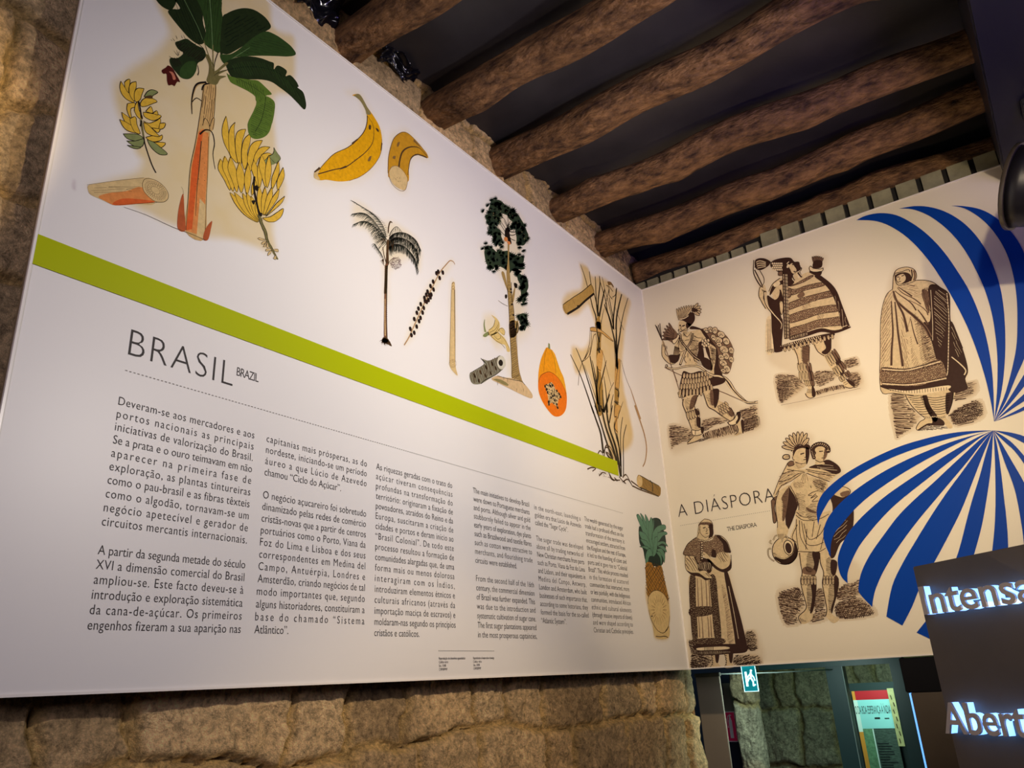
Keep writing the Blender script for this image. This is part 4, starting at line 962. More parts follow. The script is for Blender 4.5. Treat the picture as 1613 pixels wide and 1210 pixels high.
el('quiver')
P('engm',[(220,580),(320,450),(430,560),(380,680),(330,660)])
for k in range(6): feather(360+k*2,610-k*15,150,30,180+k*14-6,'engm')
P('skin2',[(430,540),(410,600),(350,640),(380,690),(450,590)]); O('eng',[(430,540),(410,600),(350,640),(380,690),(450,590)],10)
for k in range(5): S('eng',[(390+k*14,720+k*6),(370+k*18,840)],14,10)
el('arrow')
S('engm',[(210,630),(300,880),(340,1010),(420,1230)],10,12)
for k in range(4): S('eng',[(110+k*22,440-abs(k-1)*20),(205,640)],10,6)
el('strap')
for q in [[(465,560),(480,650),(550,740),(640,850),(740,920)],[(640,540),(620,640),(550,760),(500,880),(460,990)]]: S('eng',q,30,34); 
for q in [[(465,560),(480,650),(550,740),(640,850),(740,920)],[(640,540),(620,640),(560,740)]]: 
    S('skin2',q,6,6)
S('skin2',[(540,770),(500,880),(465,975)],14,12)
for x,y in [(780,700),(810,680),(840,660),(780,650),(800,720),(830,710),(860,690),(820,640),(860,640)]: P('skin2',oval(x,y,18,24,-20)); O('eng',oval(x,y,18,24,-20),8)
el('bow')
q=[(260,1000),(300,1030),(400,1040),(520,1010),(620,1000),(720,1010),(800,1060),(870,1110),(950,1140),(1080,1160),(1160,1230),(1240,1360),(1340,1460),(1420,1520),(1560,1510)]
S('eng',q,26,34); S('skin2',q,12,18); O('eng',oval(270,1000,16,20),8)
reg(1040,580,170,1469)
S('eng',[(730,100),(820,110),(890,170),(960,270),(1060,380),(1150,450),(1220,470),(1295,460)],38,20); S('skin2',[(730,105),(820,115),(890,180),(960,280),(1060,390),(1150,455),(1220,468),(1285,460)],22,8)
S('engm',[(60,-10),(200,60),(310,110)],9,9); S('engm',[(700,270),(900,350),(1130,450)],9,9)
S('engm',[(185,60),(220,170),(300,420),(330,470)],10,8); feather(290,400,80,26,-125)
el('skirt')
P('eng',[(320,40),(420,70),(560,40),(640,120),(700,250),(700,300),(600,330),(500,380),(400,400),(310,390),(265,280),(290,130)])
P('eng',[(690,130),(880,140),(870,200),(760,240),(690,240)])
for row,(ya,n,L) in enumerate([(70,8,70),(140,10,90),(215,11,80),(290,10,110)]):
    for k in range(n):
        u=k/(n-1); x0=330-row*18; x1=610+row*28; feather(x0+(x1-x0)*u,ya+20*math.sin(u*3.1)-u*(30+row*12),L,34,95-u*12)
el('leg')
P('skin',[(330,400),(510,360),(490,440),(470,530),(530,600),(540,680),(550,820),(560,900),(540,970),(460,1010),(380,1035),(370,1010),(430,960),(450,900),(430,820),(390,700),(350,600),(320,500)])
P('engm',[(430,400),(510,370),(470,520),(400,560)]); P('eng',[(500,660),(545,680),(550,810),(500,780)]); H('eng',[(440,400),(510,370),(470,530),(400,580)],(1,.2),13,7)
for q in [[(320,420),(310,500),(350,600),(390,720),(430,830)],[(515,370),(470,500),(480,550)],[(545,680),(550,820)],[(370,1020),(430,960),(470,920)],[(370,1035),(460,1010),(550,970)],[(360,540),(380,580)]]: S('eng',q,12,8)
for k in range(5): feather(370+k*34,600-k*10,110,38,78)
P('eng',[(470,550),(530,590),(530,640),(490,640)])
P('skin2',[(430,840),(520,850),(590,810),(580,890),(500,920),(440,905)]); O('eng',[(430,840),(520,850),(590,810),(580,890),(500,920),(440,905)],10); P('eng',[(555,800),(590,810),(585,880),(560,880)]); S('eng',[(480,850),(480,910)],8,8)
el('leg')
P('skin',[(590,330),(700,300),(800,300),(795,430),(880,480),(980,560),(1010,640),(1000,720),(1090,720),(1125,800),(1120,880),(1040,920),(1010,910),(1060,860),(1050,790),(960,740),(840,660),(740,570),(660,520),(620,420)])
P('eng',[(710,300),(800,290),(795,430),(770,520),(740,540),(720,420)]); P('engm',[(680,320),(720,310),(730,500),(690,480)])
P('engm',[(900,510),(980,560),(1010,640),(960,660),(900,580)])
H('eng',[(880,500),(1010,600),(1000,680),(900,620)],(1,1),14,7)
for q in [[(590,340),(620,430),(660,530),(740,575),(840,650),(950,720)],[(800,300),(795,430)],[(960,540),(1010,630),(1000,700)],[(1045,780),(1065,860),(1015,910)],[(1125,730),(1130,880)]]: S('eng',q,12,9)
for r in range(3):
    for k in range(4): feather(790+k*30+r*10,520-k*18+r*40,60,30,40)
P('skin2',[(920,740),(1000,700),(1050,620),(1090,600),(1090,680),(1040,760),(960,780)]); O('eng',[(920,740),(1000,700),(1050,620),(1090,600),(1090,680),(1040,760),(960,780)],12); P('eng',[(1040,610),(1090,600),(1090,690),(1050,750),(1030,740),(1060,680)])
for k in range(4): S('eng',[(1050+k*18,875+k*2),(1040+k*20,915-k*5)],6,4)
P('eng',[(1100,720),(1140,720),(1140,870),(1120,880)])
el('shading')
reg(1020,465,180,1613)
H('eng',[(600,540),(700,620),(720,800),(640,880),(600,700)],(1,.6),17,6,.7); H('eng',[(450,600),(520,640),(540,760),(470,760)],(1,.7),17,5,.7); H('eng',[(900,760),(970,780),(960,960),(920,940)],(1,.4),14,6,.6)
reg(1040,580,170,1469)
H('eng',[(340,420),(420,410),(400,560),(340,520)],(1,.3),18,5,.7); H('eng',[(620,380),(720,340),(740,540),(680,500)],(1,.3),16,6,.7); H('eng',[(480,700),(550,700),(545,820),(470,820)],(1,.2),14,6,.6)
# ============ poncho man
art('poncho_man_print','engraved man in a striped patterned poncho raising a maraca','R')
reg(1170,390,190,1613)
el('paper_tint')
HALO('tans',[(130,150),(300,130),(620,130),(760,180),(900,240),(930,110),(1120,110),(1100,300),(1040,370),(1230,520),(1420,1050),(1300,1150),(1350,1500),(1600,1620),(1640,1900),(1300,2000),(600,2170),(480,1880),(600,1700),(320,1500),(320,900),(200,600),(140,300)],50)
el('ground')
reg(1190,510,180,1556)
for q,d in [([(270,730),(400,690),(600,720),(680,830),(640,900),(480,1010),(330,1060)],(1,.05)),([(790,680),(900,640),(1060,640),(1120,720),(900,850),(800,800)],(1,-.25)),([(800,930),(1000,860),(1200,830),(1240,880),(1000,930),(830,980)],(.35,1)),([(1200,510),(1360,460),(1400,560),(1220,600)],(1,-.3)),([(1240,700),(1400,660),(1450,800),(1330,870)],(1,-.3))]:
    HALO('gtone',q,22); H('eng',q,d,18,14,.8); H('engm',q,(d[0],d[1]+.4),24,9,.8)
H('eng',[(300,800),(460,800),(420,1000),(330,1050)],(.05,1),15,8,.5)
S('engm',[(350,1110),(800,1020),(1430,880)],4,4)
el('leg')
P('skin',[(520,340),(730,290),(730,480),(720,560),(770,640),(790,800),(800,900),(810,980),(750,1015),(690,990),(680,950),(720,890),(660,780),(600,680),(580,560),(560,440)])
P('engm',[(640,320),(730,300),(725,500),(650,540)]); P('eng',[(680,580),(750,590),(775,650),(780,800),(740,780),(730,650)]); P('eng',[(770,820),(800,880),(810,980),(770,980)])
H('eng',[(620,330),(730,300),(725,520),(640,540)],(1,.3),14,8)
for r,(y,x0,x1,L) in enumerate([(540,580,740,110),(660,600,770,120),(780,680,780,70)]):
    for k in range(5): feather(x0+(x1-x0)*k/4.,y,L,30,80 if r<2 else 75,'skin' if k<3 else 'engm')
for q in [[(525,340),(570,440),(590,560)],[(735,310),(730,540)],[(680,950),(700,990),(750,1015),(815,980),(800,880)]]: S('eng',q,11,9)
for y in (890,910,930): S('eng',[(700,y),(750,y+12),(790,y-5)],7,5)
el('leg')
P('skin',[(790,260),(1020,190),(1030,330),(1060,390),(1150,480),(1200,560),(1220,700),(1230,780),(1340,820),(1350,860),(1290,880),(1230,870),(1180,790),(1110,700),(1020,600),(960,500),(930,450),(850,380)])
P('eng',[(930,230),(1020,190),(1030,350),(960,420),(900,390),(960,330)]); P('eng',[(1030,400),(1100,430),(1180,530),(1215,700),(1180,740),(1120,600)]); P('eng',[(1230,750),(1340,800),(1350,860),(1290,830)])
for r,(x,y,L) in enumerate([(960,440,150),(1060,610,120),(1140,730,70)]):
    for k in range(5): feather(x+k*28,y-k*22,L,30,58,'skin' if k<3 else 'engm')
for q in [[(800,280),(850,380),(940,440)],[(1030,200),(1030,340)],[(1220,860),(1290,880),(1350,860)]]: S('eng',q,11,9)
for k in range(3): S('eng',[(1180+k*20,790+k*22),(1230+k*15,760+k*26)],7,5)
el('cloak')
P('skin2',[(150,-60),(260,-60),(250,330),(240,400),(150,390)]); P('eng',[(230,-60),(370,-60),(360,300),(370,370),(280,390),(250,330)])
for x in (165,185,205): S('engm',[(x,-60),(x+5,360)],5,8)
H('eng',[(140,370),(250,340),(370,370),(230,405)],(.1,1),12,8)
el('skirt')
P('eng',[(370,290),(860,160),(1060,130),(1060,170),(870,230),(390,350)])
H('skin2',[(380,290),(850,170),(870,215),(400,310)],(.6,1),24,12,.1)
for k in range(13): feather(395+k*54,320-k*14.5,62,34,78)
reg(1170,390,190,1613)
el('poncho')
P('skin',[(350,590),(400,490),(500,410),(620,400),(700,450),(800,360),(900,330),(1040,380),(1180,490),(1260,600),(1320,760),(1430,1050),(1350,1090),(1230,1130),(1050,1100),(860,1160),(640,1210),(560,1200),(540,800),(470,680),(380,620)])
P('eng',[(370,580),(420,490),(560,430),(580,480),(460,520),(370,640)]); P('skin2',[(410,500),(480,450),(500,490),(440,530)])
bands=[[(610,540),(700,560),(850,510),(1050,470),(1090,510),(850,570),(640,640)],[(560,590),(640,560),(640,660),(570,680)],[(585,760),(780,680),(1000,620),(1190,580),(1215,650),(1000,700),(800,770),(590,840)],[(600,920),(780,850),(1000,800),(1240,770),(1290,850),(1030,890),(800,970),(610,1010)],[(640,1080),(820,1030),(1000,970),(1200,940),(1320,930),(1380,1030),(1100,1060),(900,1110),(650,1180)],[(640,490),(700,490),(900,380),(940,390),(800,470),(640,520)]]
for b in bands: P('engm',b); DOT('skin',b,22,13); DOT('eng',b,22,12); O('eng',b,8)
P('eng',[(960,390),(1040,380),(1180,490),(1260,600),(1320,760),(1420,1040),(1330,1080),(1280,860),(1200,640),(1100,500)])
H('skin2',[(1220,640),(1300,760),(1400,1030),(1330,1060)],(.1,1),30,4,.7)
P('engm',[(730,640),(800,590),(830,640),(760,680)]); H('engm',[(800,780),(890,740),(900,820),(820,850)],(.6,1),14,7); H('engm',[(1000,900),(1080,880),(1080,940),(1000,960)],(.6,1),14,7)
P('eng',[(640,1190),(850,1130),(1050,1080),(1230,1110),(1420,1060),(1430,1080),(1230,1150),(1050,1130),(860,1190),(650,1240)])
H('skin2',[(650,1200),(850,1140),(860,1180),(660,1230)],(.1,1),14,5); S('skin2',[(860,1130),(1050,1075),(1240,1090),(1400,1040)],9,9)
for q in [[(500,410),(400,490),(350,590)],[(1040,380),(1180,490),(1260,600),(1320,760),(1430,1055)],[(560,1200),(545,800)]]: S('eng',q,12,10)
el('arm')
P('skin',[(230,530),(290,500),(320,590),(330,680),(400,700),(470,760),(450,830),(390,810),(310,820),(240,700),(220,620)])
P('eng',[(330,640),(430,690),(500,560),(540,700),(510,900),(540,1000),(520,1200),(400,1200),(380,880),(340,760)])
P('skin',[(400,650),(490,570),(480,660),(430,700)])
S('eng',[(230,530),(215,640),(260,740),(310,820)],9,9); S('eng',[(300,580),(280,680),(320,760)],14,8); 
for k in range(4): S('eng',[(255+k*16,560+k*8),(280+k*14,600)],8,5)
P('skin',[(490,740),(530,720),(545,800),(525,900),(500,850)]); O('eng',[(490,740),(530,720),(545,800),(525,900),(500,850)],8)
el('bow')
q=[(140,160),(150,330),(200,450),(270,560),(350,660),(300,700),(330,800),(420,900),(500,980),(530,1040),(510,1100)]
S('eng',[(150,170),(145,330),(195,450),(250,530)],10,14); S('skin2',[(160,300),(210,420),(260,500)],8,8)
S('eng',[(290,590),(310,750),(400,880),(490,980),(525,1030),(510,1100)],28,18); S('skin2',[(295,600),(315,750),(405,880),(490,975),(522,1030),(510,1090)],14,8)
S('eng',[(230,310),(280,400),(285,470),(240,540)],8,8); S('eng',[(160,300),(240,460),(270,540)],14,12)
el('maraca')
q=[(165,180),(220,145),(300,150),(370,190),(350,240),(280,290),(220,305),(170,270)]
P('eng',q); S('eng',[(360,195),(400,205)],14,10)
for k in range(4): S('skin',[(180+k*6,200+k*26),(230,180+k*30),(310,200+k*18)],16,12)
S('eng',[(180,160),(165,270)],10,8)
el('head')
P('eng',[(370,220),(420,170),(540,140),(640,140),(690,190),(750,210),(780,280),(760,310),(690,350),(660,420),(690,470),(600,520),(540,380),(460,320),(390,280)])
P('skin',[(620,250),(660,210),(690,250),(720,300),(700,350),(660,340),(640,300)]); P('skin',[(690,350),(740,330),(740,400),(760,430),(690,450)])
for r in range(4):
    for k in range(6): P('skin2',oval(400+k*28+(r%2)*14,215+r*28,13,12)) if 380<400+k*28<560-r*12 else None
S('skin2',[(590,220),(620,190)],12,12); P('skin2',oval(610,240,18,14)); P('skin2',oval(600,262,16,12))
S('eng',[(660,230),(700,225)],14,20); S('eng',[(680,320),(720,330)],12,10); S('eng',[(655,350),(680,420),(700,440)],14,10); S('eng',[(745,330),(790,400)],40,20); S('skin2',[(752,330),(790,385)],10,8)
S('eng',[(700,200),(750,200),(760,260),(790,280),(770,320)],14,10)
P('engm',[(480,330),(530,320),(540,370),(480,375)]); O('eng',[(480,330),(530,320),(540,370),(480,375)],8)
el('braid')
S('eng',[(560,200),(560,400),(570,600),(580,900),(600,1220)],50,80)
for x in (548,575,592): S('skin2',[(x,360),(x+8,600),(x+18,900),(x+24,1210)],7,6)
for y in range(380,1200,46): S('eng',[(540+(y-380)*.03,y),(610+(y-380)*.03,y+14)],10,8)
el('quiver')
for k in range(7): feather(990,270,150,30,-112+k*9.5,'engm')
P('eng',[(940,270),(960,180),(1060,180),(1050,270)])
P('skin2',[(890,270),(910,250),(950,280),(1040,290),(1075,275),(1060,320),(960,330),(900,310)]); O('eng',[(890,270),(910,250),(950,280),(1040,290),(1075,275),(1060,320),(960,330),(900,310)],10)
P('eng',[(900,320),(960,330),(1060,320),(1020,390),(900,340)])
# ============ cloaked woman
art('cloaked_woman_print','engraved woman wrapped in a long hooded cloak with patterned hem','R')
reg(1370,400,180,1452)
el('paper_tint')
HALO('tans',[(290,200),(400,160),(560,180),(620,320),(850,350),(1010,500),(1040,800),(1180,1200),(1240,1500),(1280,1720),(1360,1950),(1340,2130),(900,2200),(350,2270),(250,1760),(140,1640),(130,900),(200,500)],45)
el('ground')
reg(1370,530,190,1352)
for q,d in [([(230,670),(400,650),(440,760),(560,880),(560,920),(500,1010),(350,1110),(290,1100)],(1,.02)),([(940,600),(1180,500),(1180,640),(960,720)],(1,-.2)),([(900,860),(1050,770),(1240,720),(1270,900),(1000,1000),(880,930)],(1,-.25))]:
    HALO('gtone',q,22); H('eng',q,d,19,13,.85); H('engm',q,d,25,8,.85)
H('eng',[(900,870),(1050,780),(1240,740),(1250,890),(1000,980)],(.8,-1),15,7); H('eng',[(900,870),(1050,780),(1240,740),(1250,890),(1000,980)],(1,.2),13,8)
H('eng',[(530,1050),(640,990),(860,1010),(900,1030),(640,1055)],(1,.1),11,10,.4)
el('leg')
P('skin',[(395,630),(620,650),(620,780),(720,900),(700,970),(640,990),(540,1050),(520,1030),(560,960),(620,920),(560,860),(470,780),(420,700)])
P('skin',[(600,650),(940,590),(930,720),(890,860),(850,900),(900,960),(930,1020),(880,1030),(820,960),(740,900),(660,780)])
P('eng',[(600,650),(640,660),(680,780),(760,900),(740,960),(700,930),(620,780)]); P('eng',[(860,620),(940,600),(925,740),(880,870),(850,830)])
for k in range(9): S('eng',[(410+k*20,655+k*27),(500+k*16,670+k*25),(600+k*12,655+k*25)],8,7)
for k in range(8): S('eng',[(640+k*14,680+k*27),(740+k*8,690+k*26),(900-k*3,660+k*27)],8,7)
H('eng',[(560,660),(620,660),(720,880),(660,870)],(1,.1),12,7)
S('eng',[(395,640),(420,700),(470,780),(560,870),(620,920),(560,960),(520,1030),(545,1055)],9,8); S('eng',[(940,600),(925,740),(880,870)],9,8)
P('eng',[(700,920),(760,910),(830,950),(830,1000),(740,1000),(640,1000),(560,1050),(540,1045),(640,980),(700,970)])
for k in range(11): P('skin2',oval(620+k*22,905+6*math.sin(k),9,8)); O('eng',oval(620+k*22,905+6*math.sin(k),9,8),4)
el('cloak')
reg(1370,400,180,1452)
Q=[(290,450),(330,370),(440,390),(560,345),(680,335),(800,360),(900,430),(980,480),(1015,560),(1020,830),(1060,900),(1180,1200),(1250,1470),(1230,1560),(1215,1590),(1240,1700),(1050,1750),(900,1780),(560,1800),(300,1770),(140,1730),(135,1200),(140,850),(170,640),(220,510)]
P('skin',Q)
P('eng',[(760,400),(840,390),(900,430),(980,480),(1015,560),(1020,830),(1060,900),(1180,1200),(1250,1470),(1215,1590),(1240,1720),(1040,1760),(950,1620),(860,1400),(780,1100),(680,880),(760,860),(770,700),(740,500)])
P('engm',[(660,460),(740,480),(760,650),(750,760),(700,650)]); H('eng',[(660,460),(760,450),(770,760),(700,660)],(.3,1),16,10)
H('engm',[(600,870),(700,900),(860,1350),(700,1350),(640,1000)],(1,-.35),17,11); H('eng',[(650,900),(720,930),(850,1300),(740,1300)],(1,-.5),22,9)
H('skin2',[(820,480),(960,520),(990,800),(900,1200),(830,900)],(1,.9),30,4,.5); H('skin2',[(1030,900),(1180,1250),(1100,1280)],(.5,1),26,4,.5)
S('skin2',[(775,460),(790,700),(800,900),(800,1100)],6,6); S('skin2',[(980,500),(1005,800),(1000,1200),(990,1500),(960,1560)],10,10)
for y in range(520,1500,40): S('eng',[(975,y),(1012,y+8)],8,8)
S('skin2',[(1040,1310),(1150,1400),(1220,1480),(1200,1540)],12,16)
for q,w in [([(300,450),(330,580),(450,700),(560,790),(700,930),(770,1060)],46),([(350,430),(420,500),(560,570),(650,640)],16),([(320,470),(380,520),(520,620),(590,720)],18),([(310,500),(360,640),(430,780),(480,990)],34),([(360,420),(450,480),(540,540)],20),([(500,590),(640,660),(720,730),(740,780)],14),([(610,710),(680,800),(740,900)],24),([(275,600),(285,800),(295,1000),(280,1210),(275,1420)],30),([(320,610),(340,800),(360,1000),(390,1210),(420,1430)],34),([(470,1000),(520,800)],6),([(520,830),(560,1000),(610,1150)],18),([(470,390),(570,410)],14)]: S('engm',q,w*.5,w); S('eng',q,w*.2,w*.4)
H('engm',[(150,700),(240,560),(240,900),(190,1400),(145,1400)],(.5,-1),22,6,.5); H('engm',[(520,1050),(560,1200),(640,1400),(540,1400)],(.7,-1),20,7,.5)
S('eng',Q[-7:]+[Q[0]],8,8); S('eng',Q[:12],9,12)
el('hem')
reg(1370,530,190,1352)
b=[(130,350),(400,370),(600,320),(790,260),(860,480),(700,510),(520,560),(300,560),(140,545)]
P('engm',b); DOT('skin',b,18,12); DOT('eng',b,16,10); 
for q in [[(130,350),(400,365),(600,320),(790,260)],[(135,385),(400,395),(610,350),(800,300)],[(140,515),(400,530),(600,510),(860,450)],[(140,550),(400,560),(560,555),(700,515),(860,490)]]: S('eng',q,9,9)
for q in [[(140,368),(400,382),(600,336),(790,282)],[(140,530),(400,545),(600,522),(860,470)]]: S('skin2',q,12,12)
P('eng',[(140,545),(400,565),(560,555),(700,515),(870,480),(880,560),(640,640),(440,640),(300,620),(140,575)])
P('skin2',[(210,590),(400,610),(600,590),(880,550),(880,590),(640,645),(430,640)])
for k in range(22): S('eng',[(230+k*30,598+math.sin(k/5)*8-k*1.),(232+k*30,640-abs(k-9)*3)],6,5)
el('head')
reg(1370,400,180,1452)
P('skin',[(290,450),(300,280),(330,210),(400,175),(490,170),(570,200),(595,270),(570,345),(440,385),(360,420),(320,470)])
P('eng',[(330,270),(420,235),(500,250),(530,300),(510,350),(400,385),(340,350)])
P('skin',[(345,290),(420,255),(455,290),(450,340),(390,380),(350,345)])
S('eng',[(350,300),(375,290)],14,10); S('eng',[(405,285),(440,270)],14,10); S('eng',[(385,300),(375,335)],9,7); S('eng',[(365,355),(400,350)],9,7)
S('eng',[(530,200),(540,280),(520,350)],16,12); S('engm',[(560,210),(575,280),(560,340)],26,20)
for q in [[(300,290),(330,215),(400,178),(490,170),(570,205),(597,280),(575,345)],[(310,250),(400,230),(490,200),(510,230)],[(320,260),(330,350),(370,400),(480,380),(570,350)],[(290,450),(300,290)]]: S('eng',q,10,8)
el('shading')
reg(1370,400,180,1452)
H('engm',[(180,620),(290,470),(300,700),(270,1300),(150,1300)],(.6,-1),26,7,.7); H('eng',[(560,760),(700,930),(780,1300),(700,1500),(620,1200)],(1,-.6),19,7,.8); H('engm',[(400,800),(470,1000),(520,1500),(430,1500)],(.3,1),24,7,.8); H('engm',[(380,420),(600,400),(700,560),(560,540)],(1,.25),20,6,.8)
# ============ priestly woman (bottom left)
art('robed_woman_print','engraved woman in a beaded cape and long robe below the title','R')
reg(1060,810,150,1452)
el('paper_tint')
HALO('tans',[(380,150),(500,70),(610,130),(640,300),(800,370),(890,600),(880,860),(1000,1300),(1100,1750),(1300,1800),(1320,2320),(240,2400),(230,1950),(250,1000),(160,700),(170,560),(370,340)],45)
el('ground')
reg(1060,925,150,1344)
for q,d in [([(220,760),(300,780),(360,900),(520,960),(540,1130),(260,1145),(250,950)],(1,.25)),([(1020,660),(1150,630),(1200,860),(1060,880)],(1,-.1)),([(860,990),(1000,950),(1200,960),(1240,1090),(880,1110)],(1,-.3))]:
    HALO('gtone',q,22); H('eng',q,d,16,14,.8); H('eng',q,(d[0],d[1]-.5),22,9,.8)
el('leg')
for x in (525,720):
    P('skin',[(x,920),(x+120,900),(x+110,1060),(x+150,1125),(x+20,1140),(x+40,1070),(x+20,990)]); P('eng',[(x+70,910),(x+130,900),(x+115,1060),(x+80,1050)])
    for k in range(5): S('eng',[(x+20,960+k*32),(x+45,975+k*32)],10,8)
    S('eng',[(x,920),(x+25,1000),(x+35,1070),(x,1135)],9,8)
el('robe')
reg(1060,810,150,1452)
P('skin',[(270,920),(640,820),(830,870),(930,1210),(1040,1600),(1130,2000),(1110,2080),(700,2110),(400,2100),(320,2030),(290,1800),(250,1200)])
P('eng',[(780,880),(830,870),(930,1210),(1040,1600),(1130,2000),(1120,2080),(980,2090),(930,1800),(880,1500),(830,1200)])
H('engm',[(740,1100),(820,1200),(930,1900),(840,1950),(800,1500)],(1,-.5),18,10,.5)
S('skin2',[(850,1100),(930,1500),(1000,1900)],8,8)
for b in [[(255,1000),(340,930),(350,1300),(380,1900),(310,1900),(270,1500)],[(560,960),(650,960),(690,1300),(740,1900),(640,1900),(590,1400)],[(270,1430),(580,1410),(590,1530),(280,1560)],[(310,1910),(740,1890),(760,1980),(320,2000)]]:
    P('eng',b); DOT('skin',b,20,10); DOT('eng',b,26,8)
for x,y0,y1 in [(370,980,1420),(430,1000,1420),(500,1000,1410),(545,1000,1410),(390,1560,1880),(440,1560,1890),(530,1560,1880),(570,1560,1880)]: S('engm',[(x,y0),(x+12,(y0+y1)/2),(x+20,y1)],9,16)
P('eng',[(320,2000),(760,1980),(1110,1990),(1120,2080),(800,2110),(400,2100)])
P('skin2',[(390,2040),(800,2020),(830,2060),(420,2080)]); 
for k in range(7): S('eng',[(480+k*22,2010),(484+k*22,2090)],9,9)
H('skin2',[(390,2110),(1000,2070),(1100,2060),(1090,2100),(700,2130)],(0,1),16,4)
P('eng',[(385,2085),(800,2070),(1110,2050),(1100,2110),(880,2130),(640,2150),(400,2150)])
H('skin2',[(395,2100),(800,2090),(880,2110),(640,2140),(410,2140)],(.1,1),15,4)
S('eng',[(270,920),(250,1200),(290,1800),(320,2030)],8,8)
el('sleeve')
P('skin',[(190,620),(330,640),(370,760),(410,870),(500,880),(560,950),(590,980),(500,1000),(400,920),(280,910),(200,850),(185,720)])
P('eng',[(200,850),(280,890),(400,900),(500,970),(590,980),(500,1010),(420,960),(280,925)])
P('skin',[(440,570),(500,580),(560,650),(640,680),(680,600),(830,590),(880,700),(880,830),(800,880),(680,840),(590,770),(540,700),(470,640)])
P('eng',[(520,690),(560,690),(660,790),(760,840),(860,780),(880,680),(885,830),(800,890),(690,860),(600,790)])
H('eng',[(680,600),(800,590),(850,720),(760,760),(690,680)],(.6,1),30,12,.7); H('eng',[(200,640),(330,700),(400,880),(220,820)],(.7,1),34,12,.7)
P('eng',[(330,640),(560,700),(600,800),(560,900),(400,870),(370,760)]); H('skin2',[(380,760),(560,730),(590,860),(420,850)],(.2,1),24,7,.6)
P('skin',[(400,880),(480,860),(540,900),(590,970),(520,960),(430,920)])
for q in [[(190,620),(185,740),(205,850),(300,915),(400,920)],[(440,570),(500,580),(570,660)],[(430,600),(490,620)],[(885,620),(890,820),(810,885)],[(500,900),(560,960)],[(520,890),(580,950)]]: S('eng',q,9,7)
el('cape')
Q=[(370,350),(480,420),(600,390),(640,320),(740,340),(830,430),(880,570),(860,590),(700,590),(650,660),(560,640),(440,560),(440,720),(380,740),(330,640),(170,620),(180,540),(240,440)]
P('engm',Q); DOT('skin',Q,19,12); DOT('eng',Q,19,11)
P('eng',[(660,330),(740,345),(830,440),(880,575),(860,590),(780,570),(760,450)]); S('skin2',[(740,345),(830,430),(880,570)],7,7)
P('eng',[(600,540),(650,560),(660,660),(590,640)]); S('eng',[(440,430),(440,560),(430,720)],40,40)
for k in range(8): P('skin2',oval(440+5*(k%2),440+k*34,12,10))
S('eng',[(370,350),(240,440),(180,540),(165,620),(330,640)],10,9); S('eng',[(640,320),(740,335),(835,430),(885,580)],9,9)
el('head')
P('skin',[(390,200),(400,140),(480,75),(560,90),(605,150),(610,230),(620,290),(600,350),(540,410),(450,400),(370,350),(380,260)])
P('engm',[(390,190),(420,130),(580,130),(605,190),(440,160)]); P('eng',[(550,170),(600,160),(620,290),(590,350),(540,380),(560,290)])
H('eng',[(390,190),(420,130),(580,130),(605,190),(440,165)],(.2,1),14,6)
P('skin',[(440,180),(530,165),(555,240),(545,310),(500,350),(440,310),(415,240)])
S('eng',[(460,215),(500,200)],16,12); S('eng',[(535,200),(555,200)],14,10); S('eng',[(515,210),(520,260),(500,265)],9,9); S('eng',[(500,295),(540,290)],12,9)
for q in [[(385,290),(390,200),(410,140),(480,75)],[(410,230),(420,290),(490,355),(550,330)],[(400,280),(370,350)],[(415,180),(405,240)],[(480,75),(560,90),(605,150),(612,240)]]: S('eng',q,9,7)
for k in range(9): P('skin2',oval(400+k*26,400+14*math.sin(k*.4)-k*6+ (20 if 2<k<6 else 0),13,12)); O('eng',oval(400+k*26,400+14*math.sin(k*.4)-k*6+(20 if 2<k<6 else 0),13,12),6)
# ============ couple
art('couple_print','engraved couple under one cape, feather crown and water jug','R')
reg(1200,670,180,1452)
el('paper_tint')
HALO('tans',[(270,300),(330,160),(480,70),(650,120),(680,220),(780,200),(880,280),(860,420),(1000,520),(1150,820),(1160,1300),(1000,1500),(960,1700),(1230,1750),(1360,2280),(600,2430),(250,2440),(200,2060),(420,1980),(400,1760),(100,1600),(80,1400),(200,1260),(120,1000),(220,640),(330,480)],45)
el('ground')
reg(1200,800,190,1150)
for q,d in [([(150,830),(250,780),(350,760),(400,850),(410,960),(350,1040),(360,1090),(220,1100)],(1,.2)),([(520,790),(590,790),(610,960),(500,980)],(1,0)),([(740,760),(900,700),(950,700),(930,850),(720,880)],(1,-.2)),([(700,930),(800,880),(940,860),(1060,960),(1060,1020),(760,1060),(700,1000)],(1,-.15)),([(470,1020),(610,970),(610,1050),(470,1090)],(1,-.3))]:
    HALO('gtone',q,22); H('eng',q,d,15,12,.75); H('engm',q,(d[0],d[1]+.4),20,8,.8)
H('eng',[(700,930),(800,880),(940,860),(1050,960),(1040,1030),(740,1060)],(.5,-1),13,8,.4); H('eng',[(170,820),(350,770),(390,850),(200,870)],(.6,-1),13,8,.4)
el('cape')
reg(1200,670,180,1452)
P('eng',[(350,780),(370,800),(460,950),(440,1080),(330,1340),(300,1200),(310,1000)])
P('eng',[(880,900),(1080,880),(1160,1000),(1165,1260),(1120,1400),(1000,1500),(920,1680),(850,1640),(880,1300),(900,1040)])
H('skin2',[(900,1260),(1100,1200),(1100,1350),(950,1500)],(1,-.8),40,5,.8)
P('engm',[(120,960),(190,900),(160,1050),(190,1200),(150,1240),(130,1080)]); O('eng',[(120,960),(190,900),(160,1050),(190,1200),(150,1240),(130,1080)],10)
el('leg')
reg(1200,800,190,1150)
P('skin',[(355,420),(550,410),(540,540),(510,640),(520,760),(500,900),(490,980),(480,1060),(420,1105),(370,1100),(350,1040),(410,980),(420,920),(390,800),(370,700),(390,600),(370,520)])
